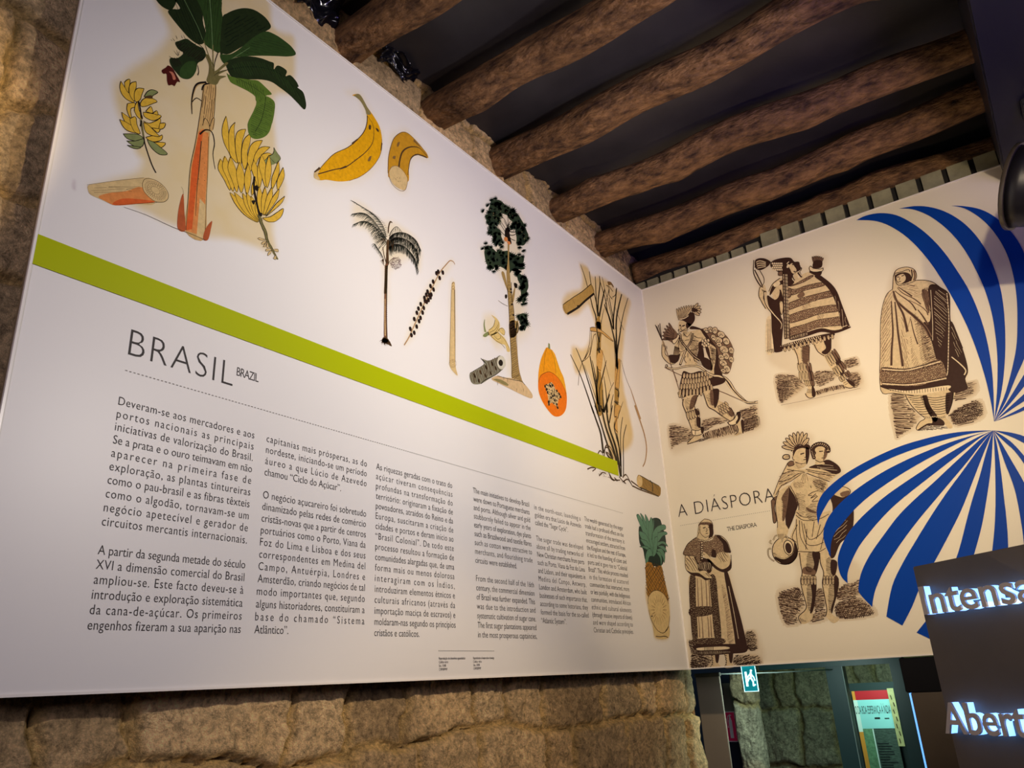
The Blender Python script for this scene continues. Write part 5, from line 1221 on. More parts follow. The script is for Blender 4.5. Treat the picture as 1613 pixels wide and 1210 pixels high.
P('eng',[(480,430),(550,420),(540,550),(510,640),(470,640),(500,540)]); P('eng',[(470,720),(520,720),(515,840),(490,980),(460,1000),(480,850)]); P('engm',[(390,580),(440,560),(510,600),(500,640),(400,630)])
S('eng',[(360,430),(370,530),(385,620),(370,700),(395,820),(425,930),(410,980),(350,1040),(375,1105)],9,8); S('eng',[(420,570),(430,600),(470,610)],9,7)
for r in range(2):
    for k in range(5): feather(385+k*30,650+r*30,55,24,85)
for k in range(4): S('eng',[(365+k*16,1050+k*8),(380+k*14,1090)],6,4)
P('skin',[(555,400),(600,380),(660,480),(720,560),(710,640),(735,740),(700,900),(670,1010),(740,1060),(690,1100),(640,1070),(610,1020),(620,960),(600,840),(580,720),(590,620),(560,520)])
P('eng',[(660,500),(720,520),(700,640),(660,620)]); P('eng',[(690,720),(735,700),(725,800),(690,930),(670,1010),(660,960),(690,850)])
S('eng',[(553,430),(560,530),(590,620),(578,720),(600,850),(620,970),(610,1030)],9,8)
for r in range(2):
    for k in range(5): feather(595+k*28,650+r*30,55,24,88)
P('eng',[(700,640),(735,680),(720,740),(690,720)])
el('arm')
reg(1200,670,180,1452)
P('skin',[(350,760),(310,850),(330,980),(300,1100),(290,1230),(340,1330),(300,1420),(240,1380),(200,1330),(200,1240),(180,1100),(180,960),(220,840)])
P('engm',[(330,800),(350,780),(340,900),(320,1050),(290,1200),(260,1200),(270,1000),(250,920)]); H('eng',[(330,790),(330,980),(290,1200),(255,1150),(260,930)],(1,.3),16,7)
S('eng',[(220,830),(180,960),(180,1100),(200,1240),(195,1330)],9,8)
el('torso')
P('skin',[(360,760),(480,640),(600,640),(720,680),(830,720),(830,850),(760,980),(720,1100),(700,1220),(450,1210),(470,1040),(420,900),(370,820)])
H('engm',[(400,740),(480,720),(540,740),(520,790),(430,800)],(1,.5),11,7); H('engm',[(700,690),(820,720),(780,820),(740,760),(640,740)],(1,-.4),11,7); H('eng',[(700,690),(820,720),(780,840),(720,760)],(1,.5),16,8)
P('engm',[(560,1040),(640,1080),(690,1100),(690,1120),(600,1100)]); H('engm',[(430,860),(480,900),(480,1050),(440,980)],(1,.3),14,7)
P('skin',[(580,880),(650,850),(720,820),(720,930),(640,980),(600,930)])
for q in [[(650,850),(590,890),(640,890)],[(690,870),(620,930),(700,890)],[(710,900),(640,970),(720,960)],[(720,830),(650,850)],[(360,770),(430,900),(470,1040),(450,1200)],[(620,770),(630,800)],[(530,960),(550,970)]]: S('eng',q,10,8)
P('skin',[(910,880),(960,820),(1030,780),(1120,820),(1110,880),(1030,920),(950,900)]); O('eng',[(910,880),(960,820),(1030,780),(1120,820),(1110,880),(1030,920),(950,900)],9); P('engm',[(1000,860),(1110,830),(1100,890),(1020,910)])
el('loincloth')
reg(1200,800,190,1150)
P('skin',[(330,20),(420,60),(540,60),(660,30),(640,150),(600,300),(610,380),(540,420),(420,420),(340,420),(330,340),(270,290),(320,150)])
for q in [[(330,40),(400,90),(520,80)],[(325,70),(400,120),(540,110),(640,60)],[(330,110),(330,250),(350,400)],[(360,120),(370,280),(440,400)],[(340,160),(290,280),(330,330)],[(400,150),(450,300),(560,250),(630,110)],[(380,130),(420,330),(500,360),(590,330)],[(500,130),(480,280)],[(560,160),(520,300)],[(340,415),(420,420),(540,420),(610,385)],[(430,200),(420,400)],[(590,280),(560,400)]]: S('eng',q,7,6)
el('jug')
P('skin',oval(220,410,120,130)); P('eng',[(120,470),(220,490),(300,430),(310,330),(345,400),(330,480),(260,540),(170,520)]); H('eng',[(110,420),(220,480),(310,380),(330,480),(230,540),(140,500)],(1,.2),12,6)
O('eng',oval(220,410,120,130),8); P('skin2',oval(255,380,45,70,-12)); O('eng',oval(255,380,45,70,-12),8); P('eng',oval(255,385,30,52,-12))
for q in [[(110,310),(130,270),(170,260)],[(240,310),(245,280),(210,265),(190,330)],[(90,310),(75,330),(100,345)],[(90,390),(60,400),(70,470),(120,510)]]: S('eng',q,14,12); S('skin2',q,5,5)
P('skin',[(150,190),(210,200),(220,260),(190,300),(160,290),(145,240)]); 
for k in range(4): S('eng',[(160+k*14,250),(158+k*14,300)],6,4)
el('shawl')
reg(1200,670,180,1452)
P('skin',[(330,480),(420,470),(440,540),(560,560),(680,500),(820,440),(920,480),(1000,580),(920,660),(860,715),(720,670),(600,620),(560,600),(460,660),(340,730),(240,800),(170,910),(150,880),(210,720),(260,620)])
P('eng',[(820,440),(900,460),(980,520),(1005,590),(930,620),(760,560),(600,540),(680,500)]); H('skin2',[(700,510),(900,510),(980,580),(760,560)],(1,.1),26,6,.6)
H('engm',[(740,600),(900,640),(860,700),(720,660)],(1,.3),14,8)
for q in [[(260,620),(400,580),(540,590)],[(220,720),(340,690),(460,620),(550,600)],[(180,890),(250,770),(370,710),(500,620)],[(570,610),(700,660),(860,715)],[(580,580),(740,620),(930,640)],[(560,560),(720,590),(950,620)],[(330,480),(260,620),(210,720),(150,880)],[(320,560),(420,580)],[(330,640),(390,620)]]: S('eng',q,10,8)
for q in [[(540,610),(520,720)],[(560,610),(590,710)],[(530,620),(500,700)],[(550,620),(550,735)]]: S('skin',q,20,26); S('eng',q,5,5)
P('engm',[(330,480),(370,455),(420,470),(400,510),(340,520)]); O('eng',[(330,480),(370,455),(420,470),(400,510),(340,520)],9)
el('head')
P('skin',[(400,330),(430,280),(560,270),(600,320),(600,400),(570,480),(540,530),(460,550),(420,500),(400,430),(385,400)])
P('eng',[(560,280),(605,310),(600,420),(570,500),(560,420)]); P('eng',[(400,340),(440,270),(600,250),(605,310),(520,290),(440,320),(400,400)])
S('eng',[(490,370),(540,355)],18,14); S('eng',[(560,360),(570,400),(540,410)],10,8); S('eng',[(530,440),(570,430)],12,9); S('eng',[(430,470),(500,490),(560,480)],9,7); S('eng',[(390,400),(400,440),(420,440)],9,8); H('engm',[(420,460),(500,490),(540,530),(460,550)],(1,.4),12,6)
for q in [[(385,340),(440,260),(520,230),(600,240)]]: S('eng',q,34,30); S('skin2',q,10,10)
for k in range(9):
    a=-172+k*15; feather(480+math.cos(math.radians(a))*70,310+math.sin(math.radians(a))*70,150 if k<8 else 110,46,a+2)
feather(350,400,80,60,175)
el('head')
P('skin',[(640,330),(700,260),(790,250),(840,300),(830,370),(810,430),(780,460),(800,490),(680,500),(690,440),(660,400)])
P('engm',[(800,300),(840,310),(825,400),(780,450),(790,380)])
random.seed(3)
for k in range(15):
    a=math.radians(150+k*15.5); x=745+math.cos(a)*100; y=315+math.sin(a)*75; P('eng',oval(x,y,32,30)); S('skin2',[(x-16,y+6),(x,y-12),(x+14,y+6)],7,6)
for k in range(5): x=640+k*6; y=340+k*18; P('eng',oval(x,y,24,22)); S('skin2',[(x-10,y+4),(x,y-8),(x+10,y+4)],6,5)
S('eng',[(730,335),(780,330)],14,12); S('eng',[(810,340),(830,345)],12,10); S('eng',[(795,340),(800,385),(780,390)],9,7); S('eng',[(760,420),(800,410)],10,8); S('eng',[(680,440),(740,470),(790,455)],9,7)
el('shading')
reg(1200,670,180,1452)
H('eng',[(640,680),(830,730),(800,860),(700,820)],(1,.5),15,7,.7); H('eng',[(430,860),(560,900),(560,1100),(470,1180),(460,1020)],(1,.3),18,6,.8); H('eng',[(560,1040),(720,1000),(700,1200),(580,1190)],(1,-.2),16,6,.8); H('engm',[(230,640),(400,560),(480,640),(240,780)],(1,-.6),18,7,.8)
reg(1200,800,190,1150)
H('eng',[(430,440),(550,430),(540,560),(440,620)],(1,.2),11,5,.6); H('eng',[(430,740),(510,730),(495,960),(440,960)],(1,.2),11,5,.6); H('eng',[(620,480),(700,520),(700,640),(620,620)],(1,.2),11,5,.6); H('eng',[(640,740),(735,720),(690,960),(640,980)],(1,.2),11,5,.6)
# ============ emblem
art('striped_sunburst_print','blue and white striped fan and dome rays, sharply printed','R')
el('upper_ray')
reg(1330,300,283,901)
for q in [[(752,1160),(735,1060),(710,950),(670,820),(620,690),(560,570),(490,450),(410,335),(320,240),(230,180),(150,153),(60,150)],]:
    P2=q+[(110,127),(180,115),(260,125),(340,165),(420,225),(500,310),(570,410),(630,510),(680,630),(715,750),(738,880),(748,1000)]; add('Q','blue',t(P2),[0,11])
add('Q','blue',t([(752,1160),(762,1060),(768,960),(768,840),(757,720),(738,610),(705,500),(660,400),(610,310),(550,230),(480,165),(410,120),(340,95),(275,92),(350,80),(420,83),(500,105),(580,150),(650,215),(710,300),(755,400),(785,500),(802,620),(808,760),(802,900),(785,1030)]),[0,13])
add('Q','blue',t([(752,1160),(780,1090),(810,1010),(840,900),(862,790),(868,680),(866,560),(852,450),(825,345),(785,260),(730,185),(670,130),(600,90),(535,78),(600,80),(680,95),(750,130),(820,190),(880,270),(925,380),(945,500),(950,620),(935,740),(900,850),(860,940),(810,1060)]),[0,13])
add('Q','blue',t([(752,1160),(830,1040),(901,925),(970,830),(1030,720),(1060,580),(1040,420),(980,280),(901,185),(805,135),(880,145),(960,175),(1060,270),(1120,400),(1130,560),(1090,700),(1000,870),(901,985),(840,1060)]),[0,9])
add('Q','blue',t([(752,1160),(901,1022),(1050,900),(1150,800),(1200,700),(1200,640),(1240,740),(1200,850),(1100,940),(901,1058)]),[0,5])
add('Q','blue',t([(752,1160),(901,1085),(1050,1000),(1150,940),(1050,1030),(901,1104)]),[0,3])
el('dome_ray')
reg(1270,650,343,1153)
for q in [
 ([(990,95),(900,97),(800,105),(700,122),(600,147),(500,178),(400,220),(300,270),(200,330),(120,395),(75,450),(55,520),(65,600),(72,560),(95,510),(130,455),(180,405),(240,355),(330,300),(430,250),(540,205),(650,170),(770,135),(880,110)],[0,12]),
 ([(990,95),(880,122),(770,155),(650,200),(540,247),(430,302),(330,362),(240,427),(170,490),(115,560),(92,630),(98,690),(130,765),(130,710),(145,650),(190,590),(250,520),(320,455),(400,395),(490,335),(590,275),(690,220),(800,165),(900,120)],[0,12]),
 ([(990,95),(905,132),(810,185),(710,245),(610,312),(520,372),(430,435),(340,510),(260,590),(210,660),(175,740),(168,800),(185,865),(220,905),(220,850),(240,790),(280,710),(340,630),(400,560),(470,490),(560,415),(650,345),(740,275),(830,205),(920,135)],[0,13]),
 ([(990,95),(925,140),(850,207),(760,290),(670,375),(580,455),(490,545),(410,650),(340,750),(295,840),(278,920),(285,960),(350,1030),(355,990),(370,930),(410,840),(470,740),(540,640),(610,550),(690,455),(770,360),(850,265),(920,175)],[0,12]),
 ([(990,95),(945,150),(890,225),(820,322),(740,430),(660,550),(580,680),(510,800),(455,920),(425,1080),(510,1128),(560,1030),(610,910),(680,790),(750,660),(820,520),(880,370),(930,240),(965,155)],[0,9,10]),
 ([(990,95),(970,155),(945,240),(915,350),(880,460),(850,570),(820,690),(795,770),(740,920),(680,1040),(585,1165),(700,1220),(800,1000),(850,870),(890,748),(930,600),(955,460),(975,320),(985,200)],[0,10,11]),
 ([(990,95),(995,150),(1001,300),(1003,450),(998,600),(985,735),(960,950),(920,1230),(1050,1260),(1075,1000),(1070,715),(1060,560),(1045,430),(1030,300),(1010,170)],[0,7,8]),
 ([(990,95),(1013,150),(1050,260),(1085,350),(1110,430),(1135,560),(1153,700),(1165,950),(1180,1260),(1300,1260),(1270,700),(1220,520),(1153,370),(1090,260),(1035,165)],[0,8,9]),
 ([(990,95),(1045,150),(1100,200),(1153,270),(1250,420),(1340,600),(1400,800),(1420,1000),(1450,950),(1400,650),(1300,450),(1200,290),(1110,180),(1050,130)],[0,7]),
 ([(990,95),(1060,118),(1153,162),(1250,240),(1350,350),(1450,500),(1500,600),(1520,560),(1420,380),(1300,240),(1180,140),(1090,108)],[0,6])]:
    add('Q','blue',t(q[0]),q[1])
rnd = random.Random(77)
for name, label, pn, els in ART:
    LAYER.update(n=0, ink='', base=.0022 if 'sunburst' in name else .0007)
    e0 = bpy.data.objects.new(name, None); col.objects.link(e0)
    root = PL if pn == 'L' else PR
    e0.location = root.location; child(e0, root); e0['label'] = label
    for en, cm in els:
        pr = Print(pn); pr.run(cm, rnd); o = pr.build(en, None)
        o.parent = e0; o.matrix_parent_inverse = Matrix.Translation(-Vector(root.location))
def flat(pn, name, quads, m, put, d):
    s = Print(pn); k = s.slot(m)
    for q in quads: s.poly(q, k, d)
    return put(s.build(name, None))
flat('L', 'green_band', [[(2.8945, .799), (2.8945, .8665), (.487, .8635), (.485, .7975)]], mat('band green', (168, 178, 0), .42, .1), putL, .0021)['label'] = 'lime green printed band'
def dotted(u0, u1, v, dash, gap, h):
    q = []; u = u0
    while u > u1: q.append([(u, v), (u, v + h), (u - dash, v + h), (u - dash, v)]); u -= dash + gap
    return q
M_TXT = mat('text ink', (42, 34, 34), .5, .25); M_TXT2 = mat('text grey', (128, 122, 116), .5, .25)
flat('L', 'dotted_line', dotted(2.682, .486, .6345, .0045, .0045, .0018), M_TXT2, putL, .001)
flat('L', 'dotted_line', dotted(1.693, 1.433, .0755, .003, .005, .0022), M_TXT, putL, .001)
flat('R', 'dotted_line', [[(.48 - a + .049, b) for a, b in q] for q in dotted(.48, .049, .634, .0045, .0045, .0018)], M_TXT2, putR, .0008)

# ---- lettering: every line is set to its measured width by tracking, as in the printed columns
COLS = [
 (2.687, 2.352, .5575, """Deveram-se aos mercadores e aos|portos nacionais as principais|iniciativas de valorização do Brasil.|Se a prata e o ouro teimavam em não|aparecer na primeira fase de|exploração, as plantas tintureiras|como o pau-brasil e as fibras têxteis|como o algodão, tornavam-se um|negócio apetecível e gerador de|circuitos mercantis internacionais.||A partir da segunda metade do século|XVI a dimensão comercial do Brasil|ampliou-se. Este facto deveu-se à|introdução e exploração sistemática|da cana-de-açúcar. Os primeiros|engenhos fizeram a sua aparição nas"""),
 (2.316, 1.981, .5575, """capitanias mais prósperas, as do|nordeste, iniciando-se um período|áureo a que Lúcio de Azevedo|~chamou “Ciclo do Açúcar”.||O negócio açucareiro foi sobretudo|dinamizado pelas redes de comércio|cristãs-novas que a partir de centros|portuários como o Porto, Viana da|Foz do Lima e Lisboa e dos seus|correspondentes em Medina del|Campo, Antuérpia, Londres e|Amsterdão, criando negócios de tal|modo importantes que, segundo|alguns historiadores, constituíram a|base do chamado “Sistema|~Atlântico”."""),
 (1.945, 1.615, .5575, """As riquezas geradas com o trato do|açúcar tiveram consequências|profundas na transformação do|território: originaram a fixação de|povoadores, atraídos do Reino e da|Europa, suscitaram a criação de|cidades e portos e deram início ao|“Brasil Colonial”. De todo este|processo resultou a formação de|comunidades alargadas que, de uma|forma mais ou menos dolorosa|interagiram com os Índios,|introduziram elementos étnicos e|culturais africanos (através da|importação maciça de escravos) e|moldaram-nas segundo os princípios|~cristãos e católicos."""),
 (1.510, 1.192, .560, """The main initiatives to develop Brazil|were down to Portuguese merchants|and ports. Although silver and gold|stubbornly failed to appear in the|early years of exploration, dye plants|such as Brazilwood and textile fibres|such as cotton were attractive to|merchants, and flourishing trade|~circuits were established.||From the second half of the 16th|century, the commercial dimension|of Brazil was further expanded. This|was due to the introduction and|systematic cultivation of sugar cane.|The first sugar plantations appeared|in the most prosperous captaincies,"""),
 (1.160, .841, .556, """in the north-east, launching a|golden era that Lúcio de Azevedo|~called the “Sugar Cycle”.||The sugar trade was developed|above all by trading networks of|New Christian merchants from ports|such as Porto, Viana da Foz do Lima|and Lisbon, and their equivalents in|Medina del Campo, Antwerp,|London and Amsterdam, who built|businesses of such importance that,|according to some historians, they|formed the basis for the so-called|~“Atlantic System”."""),
 (.811, .494, .560, """The wealth generated by the sugar|trade had a profound effect on the|transformation of the territory: it|encouraged settlers, attracted from|the Kingdom and the rest of Europe,|it led to the founding of cities and|ports and it gave rise to “Colonial|Brazil”. This whole process resulted|in the formation of scattered|communities that interacted, more|or less painfully, with the Indigenous|communities, introduced African|ethnic and cultural elements|(through massive imports of slaves)|and were shaped according to|Christian and Catholic principles.""")]
JOBS = []           # (part, panel, body, u at line start, width or None, baseline v, x-height scale, boldness)
def job(part, pn, body, u, width, v, size, bold=0.0, cond=.84):
    cu = bpy.data.curves.new('lettering', 'FONT'); cu.body = body; cu.resolution_u = 3; cu.offset = bold; cu.size = 1
    o = bpy.data.objects.new('lettering', cu); col.objects.link(o); JOBS.append(dict(part=part, pn=pn, o=o, u=u, w=width, v=v, size=size, cond=cond, n=len(body)))
for i, (ua, ub, v0, txt) in enumerate(COLS):
    para = 0
    for k, ln in enumerate(txt.split('|')):
        if not ln: para += 1; continue
        loose = ln[0] == '~'
        job('text_%d_%d' % (i, para), 'L', ln.lstrip('~'), ua, None if loose else ua - ub, v0 - .0278 * k, .0262, -.004)
job('title', 'L', 'BRASIL', 2.681, .258, .671, .0905, -.018, .9)
job('translated_title', 'L', 'BRAZIL', 2.414, .063, .7025, .032, -.003, .9)
for k, ln in enumerate(['Reprodução de desenhos aguarelados', 'Códice vário', 'Séc. XVIII', 'CMP/BPMP']): job('caption', 'L', ln, 1.692, .118 if k == 0 else None, .0535 - .0098 * k, .0098, .004 if k == 0 else 0, .8)
for k, ln in enumerate(['Reproduction of watercolour drawings', 'Códice vário', 'Séc. XVIII', 'CMP/BPMP']): job('caption', 'L', ln, 1.537, .103 if k == 0 else None, .0535 - .0098 * k, .0098, 0, .8)
job('title', 'R', 'A DIÁSPORA', .046, .462, .6745, .089, -.02, .86)
job('translated_title', 'R', 'THE DIASPORA', .270, .138, .5755, .0275, -.002, .84)
def measure(j):
    bb = [Vector(c) for c in j['o'].bound_box]; return min(b.x for b in bb), max(b.x for b in bb)
bpy.context.view_layer.update()
for j in JOBS: j['w1'] = measure(j)[1] - measure(j)[0]; j['o'].data.space_character = 1.4
bpy.context.view_layer.update()
for j in JOBS:
    w2 = measure(j)[1] - measure(j)[0]; slope = (w2 - j['w1']) / .4
    s = 1.0
    if j['w']:
        want = j['w'] / (j['size'] * j['cond']); s = 1 + (want - j['w1']) / max(slope, 1e-6)
        if s < .86: j['cond'] = (j['w'] / j['size']) / (j['w1'] - .14 * slope); s = .86
    j['o'].data.space_character = s
bpy.context.view_layer.update()
dg = bpy.context.evaluated_depsgraph_get()
parts = {}
for j in JOBS:
    me = bpy.data.meshes.new_from_object(j['o'].evaluated_get(dg)); x0 = min((v.co.x for v in me.vertices), default=0)
    pr = parts.setdefault((j['part'], j['pn']), Print(j['pn'])); k = len(pr.v); m = pr.slot(M_TXT)
    sg = -1 if j['pn'] == 'L' else 1
    pr.v += [on_panel(j['pn'], j['u'] + sg * (v.co.x - x0) * j['size'] * j['cond'], j['v'] + v.co.y * j['size'], .0006 if j['pn'] == 'L' else (.0026 if j['part'] == 'title' else .0009)) for v in me.vertices]
    for p in me.polygons: pr.f.append([k + i for i in p.vertices]); pr.mi.append(m)
    bpy.data.meshes.remove(me)
for j in JOBS: cu = j['o'].data; bpy.data.objects.remove(j['o']); bpy.data.curves.remove(cu)
for (part, pn), pr in parts.items():
    (putL if pn == 'L' else putR)(pr.build('paragraph' if part.startswith('text') else part, None))
# ------------------------------------------------------------------ sign totem with halo-lit letters
TP = Vector((1.22, -1.484, Z0 + .177)); TU = Vector((.789, -.614, 0)).normalized(); TN = Vector((-.614, -.789, 0)).normalized()
M_TOT = mat('totem paint', (90, 80, 70), .5, .35, vary=.12, scale=4)
tot = thing('sign_totem', 'dark grey sign totem with raised letters glowing blue at the lower right', 'sign', (TP.x + .4 * TU.x, TP.y + .4 * TU.y, 0))
m = MB(); m.obox(TP, TU, TN, 0, .85, -.07, 0, -TP.z, 0); child(m.build('board', M_TOT, None, .002), tot)
M_FACE = mat('letter face', (186, 176, 168), .45, .4); M_GLOW = mat('letter light', (220, 235, 255), .4, .3, emit=(112, 168, 255), strength=2.6)
def letters(body, a0, base, size, width):
    fonts = []
    cu = bpy.data.curves.new('l', 'FONT'); cu.body = body; o = bpy.data.objects.new('l', cu); col.objects.link(o); bpy.context.view_layer.update()
    w = max(c[0] for c in o.bound_box); x = 0; adv = []
    for i in range(len(body)):
        cu.body = body[:i + 1]; bpy.context.view_layer.update(); adv.append(max(c[0] for c in o.bound_box))
    sx = width / w
    for i, ch in enumerate(body):
        for kind, d0, d1, off in (('letter', .019, .024, .010), ('light_body', .003, .0187, .009)):
            cu.body = ch; cu.offset = off; cu.resolution_u = 4; cu.extrude = (d1 - d0) / 2 / size; bpy.context.view_layer.update()
            me = bpy.data.meshes.new_from_object(o.evaluated_get(bpy.context.evaluated_depsgraph_get()))
            cw = max(v.co.x for v in me.vertices); x0 = adv[i] - cw
            for v in me.vertices:
                a = a0 + (x0 + v.co.x) * sx; b = (d0 + d1) / 2 + v.co.z * size
                v.co = TP + TU * a + TN * b + Vector((0, 0, base + v.co.y * size))
            me.materials.clear()
            if kind == 'letter': fo = child(link_mesh('letter', me, M_FACE), tot); fo.name = 'letter'
            else:
                g = link_mesh('light_body', me, M_GLOW); g.parent = fo; g['label'] = 'blue white glowing body of the letter'
    bpy.data.objects.remove(o); bpy.data.curves.remove(cu)
letters('Intensa', .022, -.1045, .083, .284)
letters('Aberto', .014, -.339, .084, .238)

# ------------------------------------------------------------------ under the right panel and the passage behind it
mb = MB(); mb.box(.868, 1.25, .005, .055, Z0 - .128, Z0 - .004)
tag(mb.build('black_box', mat('black cloth', (10, 10, 16), .8, .2), None, .003), 'black rectangular box hung under the right panel beside the sign totem', 'box')
gp = thing('grey_partition', 'grey partition board with a blue lit edge left of the sign totem', 'partition', (1.1, .03, 0))
mb = MB(); mb.box(.884, 1.6, .008, .05, 0, Z0 - .129); child(mb.build('board', M_TOT, None, .002), gp)
mb = MB(); mb.box(.877, .8835, .012, .046, .3, Z0 - .13); child(mb.build('light_strip', mat('blue strip', (150, 200, 255), .4, .3, emit=(96, 170, 255), strength=1.3)), gp)
gp.children[-1]['label'] = 'pale blue glowing edge strip'
M_GREY = mat('grey board', (122, 110, 98), .6, .3)
po = thing('grey_post', 'grey beige post standing in the opening beside the end of the stone wall', 'post', (-.06, .4, 0))
mb = MB(); mb.box(-.124, -.003, .35, .362, 0, Z0 - .035); child(mb.build('shaft', M_GREY, None, .002), po)
mb = MB(); mb.box(-.128, .001, .346, .366, Z0 - .035, Z0 - .018); child(mb.build('cap', mat('post cap', (70, 66, 60), .6), None, .002), po)
db = thing('dark_board', 'dark blue board behind the grey post carrying the fire extinguisher sign', 'board', (-.3, 1.03, 0))
mb = MB(); mb.box(-.62, -.12, 1.01, 1.05, 0, Z0 + .3); child(mb.build('board', mat('navy board', (22, 28, 46), .6)), db)
mb = MB(); mb.box(-.25, -.21, .995, 1.01, Z0 - .217, Z0 - .075); mb.box(-.268, -.20, .997, 1.01, Z0 - .30, Z0 - .135); child(mb.build('backing_plate', M_GREY), db)
ex = thing('extinguisher_sign', 'magenta red sign with a white fire extinguisher symbol beside the grey post', 'sign', (-.23, .99, Z0 - .295))
M_RED = mat('sign red', (170, 26, 70), .4, .4, emit=(170, 26, 70), strength=.08); M_WH = mat('sign white', (226, 222, 226), .4, .4)
mb = MB(); mb.box(-.262, -.20, .985, .993, Z0 - .371, Z0 - .219); child(mb.build('plate', M_WH), ex)
mb = MB(); mb.box(-.258, -.204, .983, .985, Z0 - .366, Z0 - .224); child(mb.build('red_field', M_RED), ex)
mb = MB(); mb.box(-.238, -.220, .9815, .983, Z0 - .352, Z0 - .262); mb.box(-.235, -.223, .9815, .983, Z0 - .262, Z0 - .252); mb.box(-.233, -.226, .9815, .983, Z0 - .252, Z0 - .236)
mb.tube([(-.229, .982, Z0 - .238), (-.240, .982, Z0 - .243), (-.246, .982, Z0 - .262), (-.245, .982, Z0 - .300)], .0022, 6); mb.tube([(-.230, .982, Z0 - .236), (-.220, .982, Z0 - .240)], .0022, 6)
child(mb.build('extinguisher_symbol', M_WH), ex)
xs = thing('exit_sign', 'glowing teal emergency exit sign hanging under the right panel', 'sign', (.163, .3, Z0 - .01))
M_TEAL = mat('exit teal', (10, 120, 128), .3, .4, emit=(8, 132, 142), strength=.75); M_EXW = mat('exit light', (235, 255, 255), .3, .3, emit=(215, 255, 255), strength=1.8)
mb = MB(); mb.box(.129, .196, .30, .306, Z0 - .108, Z0 + .012); child(mb.build('panel', M_TEAL, None, .001), xs)
mb = MB(); mb.box(.129, .131, .298, .30, Z0 - .108, Z0 + .01); mb.box(.194, .196, .298, .30, Z0 - .108, Z0 + .01); mb.box(.131, .194, .298, .30, Z0 - .108, Z0 - .106); mb.box(.129, .196, .294, .312, Z0 + .002, Z0 + .014); child(mb.build('light_edge', M_EXW), xs)
s_ = MB()
s_.box(.142, .152, .2985, .2995, Z0 - .085, Z0 - .022)
for a, b, w in (((.172, -.024), (.168, -.050), .0045), ((.168, -.032), (.153, -.046), .0028), ((.172, -.034), (.182, -.046), .0028), ((.168, -.050), (.158, -.052), .0034), ((.158, -.052), (.152, -.064), .003), ((.169, -.050), (.177, -.066), .0036), ((.177, -.066), (.175, -.084), .003), ((.175, -.084), (.186, -.078), .0028), ((.182, -.046), (.186, -.062), .0025)):
    s_.tube([(a[0], .299, Z0 + a[1]), (b[0], .299, Z0 + b[1])], w, 8)
s_.tube([(.174, .2978, Z0 - .018), (.174, .2996, Z0 - .018)], .005, 12)
child(s_.build('running_person_symbol', M_EXW), xs)
mb = MB(); mb.tube([(-.004, .366, Z0 - .026), (.14, .75, Z0 - .033), (.30, 1.2, Z0 - .034)], .003, 8)
tag(mb.build('cable', mat('white cable', (112, 116, 112), .5), None, 0, True), 'thin pale cable stretched across the opening behind the exit sign', 'cable')
mb = MB(); mb.tube([(.163, .304, Z0 + .012), (.163, .304, Z0 + 2.19)], .004, 8); child(mb.build('hanger', M_BLK), xs)
# rough stone jamb
def jamb_place(s, t, h):
    a = (s + .02) / .40 * math.pi; c, q = np.cos(a), np.sin(a); k = (np.abs(c) ** 5 + np.abs(q) ** 5 + 1e-9) ** -.2
    return (-.068 - c * k * (.050 + h * .35), .88 - q * k * (.08 + h * .9), Z0 + t)
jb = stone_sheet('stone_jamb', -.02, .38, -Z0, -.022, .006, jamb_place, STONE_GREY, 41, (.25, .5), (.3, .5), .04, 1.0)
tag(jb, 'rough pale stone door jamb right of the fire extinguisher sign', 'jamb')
# display case and frames
M_TEALP = mat('frame paint', (26, 48, 50), .4, .4)
dc = thing('display_case', 'dark green framed display case with a lit poster inside, behind the opening', 'display case', (.46, 1.5, 0))
def part(name, boxes, m, root, bevel=0.0):
    q = MB()
    for b in boxes: q.box(*b)
    return child(q.build(name, m, None, bevel), root)
part('post', [(.262, .350, 1.2, 1.26, 0, Z0 - .02)], M_TEALP, dc, .002)
part('post', [(.590, .655, 1.2, 1.30, 0, Z0 - .02)], M_TEALP, dc, .002)
part('head_rail', [(-.10, .655, 1.19, 1.27, Z0 - .02, Z0 + .01)], M_TEALP, dc, .002)
part('edge_strip', [(.350, .354, 1.195, 1.26, 0, Z0 - .02)], mat('strip metal', (120, 130, 126), .3), dc)
part('side_panel', [(.655, .672, 1.2, 1.9, 0, Z0 - .02)], M_TEALP, dc)
part('back_panel', [(.20, .70, 1.86, 1.88, 0, Z0 - .12)], mat('case back', (40, 50, 48), .6), dc)
ps = thing('poster', 'lit poster with red top and pale cyan title band inside the display case', 'poster', (.33, 1.8, Z0 - .9))
part('sheet', [(.228, .432, 1.80, 1.81, Z0 - .9, Z0 - .162)], mat('poster dark', (70, 82, 70), .5, vary=.6, scale=40, stretch=(1, 1, 4)), ps)
part('red_band', [(.246, .430, 1.797, 1.80, Z0 - .212, Z0 - .1625)], mat('poster red', (188, 26, 34), .5), ps)
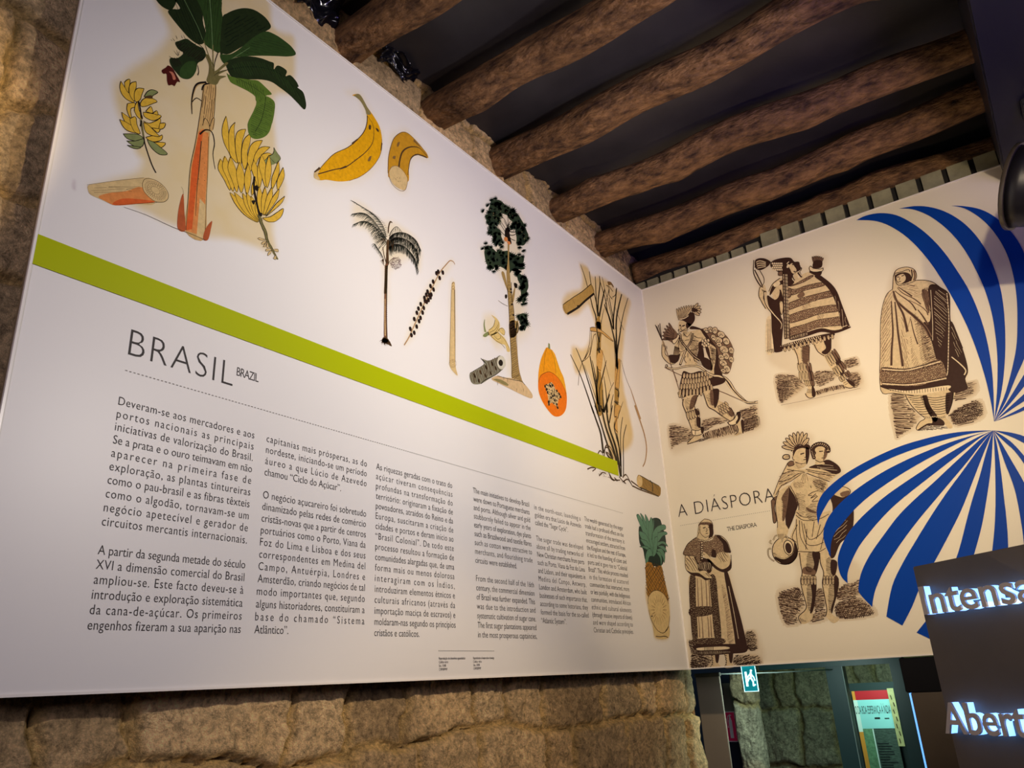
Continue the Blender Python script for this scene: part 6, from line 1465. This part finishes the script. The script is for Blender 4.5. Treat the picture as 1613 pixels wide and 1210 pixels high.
part('orange_strip', [(.229, .2455, 1.797, 1.80, Z0 - .212, Z0 - .1625), (.229, .252, 1.797, 1.80, Z0 - .9, Z0 - .385)], mat('poster orange', (220, 140, 50), .5), ps)
part('white_strip', [(.229, .252, 1.797, 1.80, Z0 - .385, Z0 - .212), (.305, .311, 1.796, 1.80, Z0 - .9, Z0 - .37)], mat('poster white', (214, 224, 208), .5), ps)
part('title_band', [(.252, .430, 1.797, 1.80, Z0 - .368, Z0 - .212)], mat('poster cyan', (150, 206, 198), .5), ps)
part('green_strip', [(.252, .305, 1.797, 1.80, Z0 - .9, Z0 - .368)], mat('poster green', (104, 138, 100), .5, vary=.4, scale=60), ps)
cu = bpy.data.curves.new('l', 'FONT'); cu.body = 'O DA BOA ESPERANÇA À ÍNDIA'; o = bpy.data.objects.new('l', cu); col.objects.link(o); bpy.context.view_layer.update()
me = bpy.data.meshes.new_from_object(o.evaluated_get(bpy.context.evaluated_depsgraph_get())); w = max(v.co.x for v in me.vertices)
for v in me.vertices: v.co = Vector((.230 + v.co.x / w * .196, 1.7955, Z0 - .288 + v.co.y * .062))
bpy.data.objects.remove(o); me.materials.clear(); child(link_mesh('title_text', me, M_TXT), ps)
q = MB()
for k in range(26): q.box(.318, .318 + random.uniform(.05, .10), 1.798, 1.80, Z0 - .45 - k * .014, Z0 - .445 - k * .014)
q.box(.33, .36, 1.796, 1.797, Z0 - .318, Z0 - .308); q.box(.385, .41, 1.796, 1.797, Z0 - .318, Z0 - .312)
child(q.build('body_text', mat('poster text', (30, 36, 34), .6)), ps)
rs = thing('carved_strip', 'narrow beige strip with dark vertical marks hanging beside the poster', 'strip', (.456, 1.75, Z0 - .46))
part('strip', [(.440, .474, 1.745, 1.75, Z0 - .458, Z0 - .153)], mat('beige strip', (168, 156, 104), .6, vary=.3, scale=20), rs)
q = MB()
for k in range(7): q.tube([(.452 + .008 * (k % 2), 1.744, Z0 - .19 - k * .038), (.455 + .008 * (k % 2), 1.744, Z0 - .212 - k * .038)], .0028, 6)
child(q.build('mark', mat('strip mark', (60, 48, 26), .6)), rs)
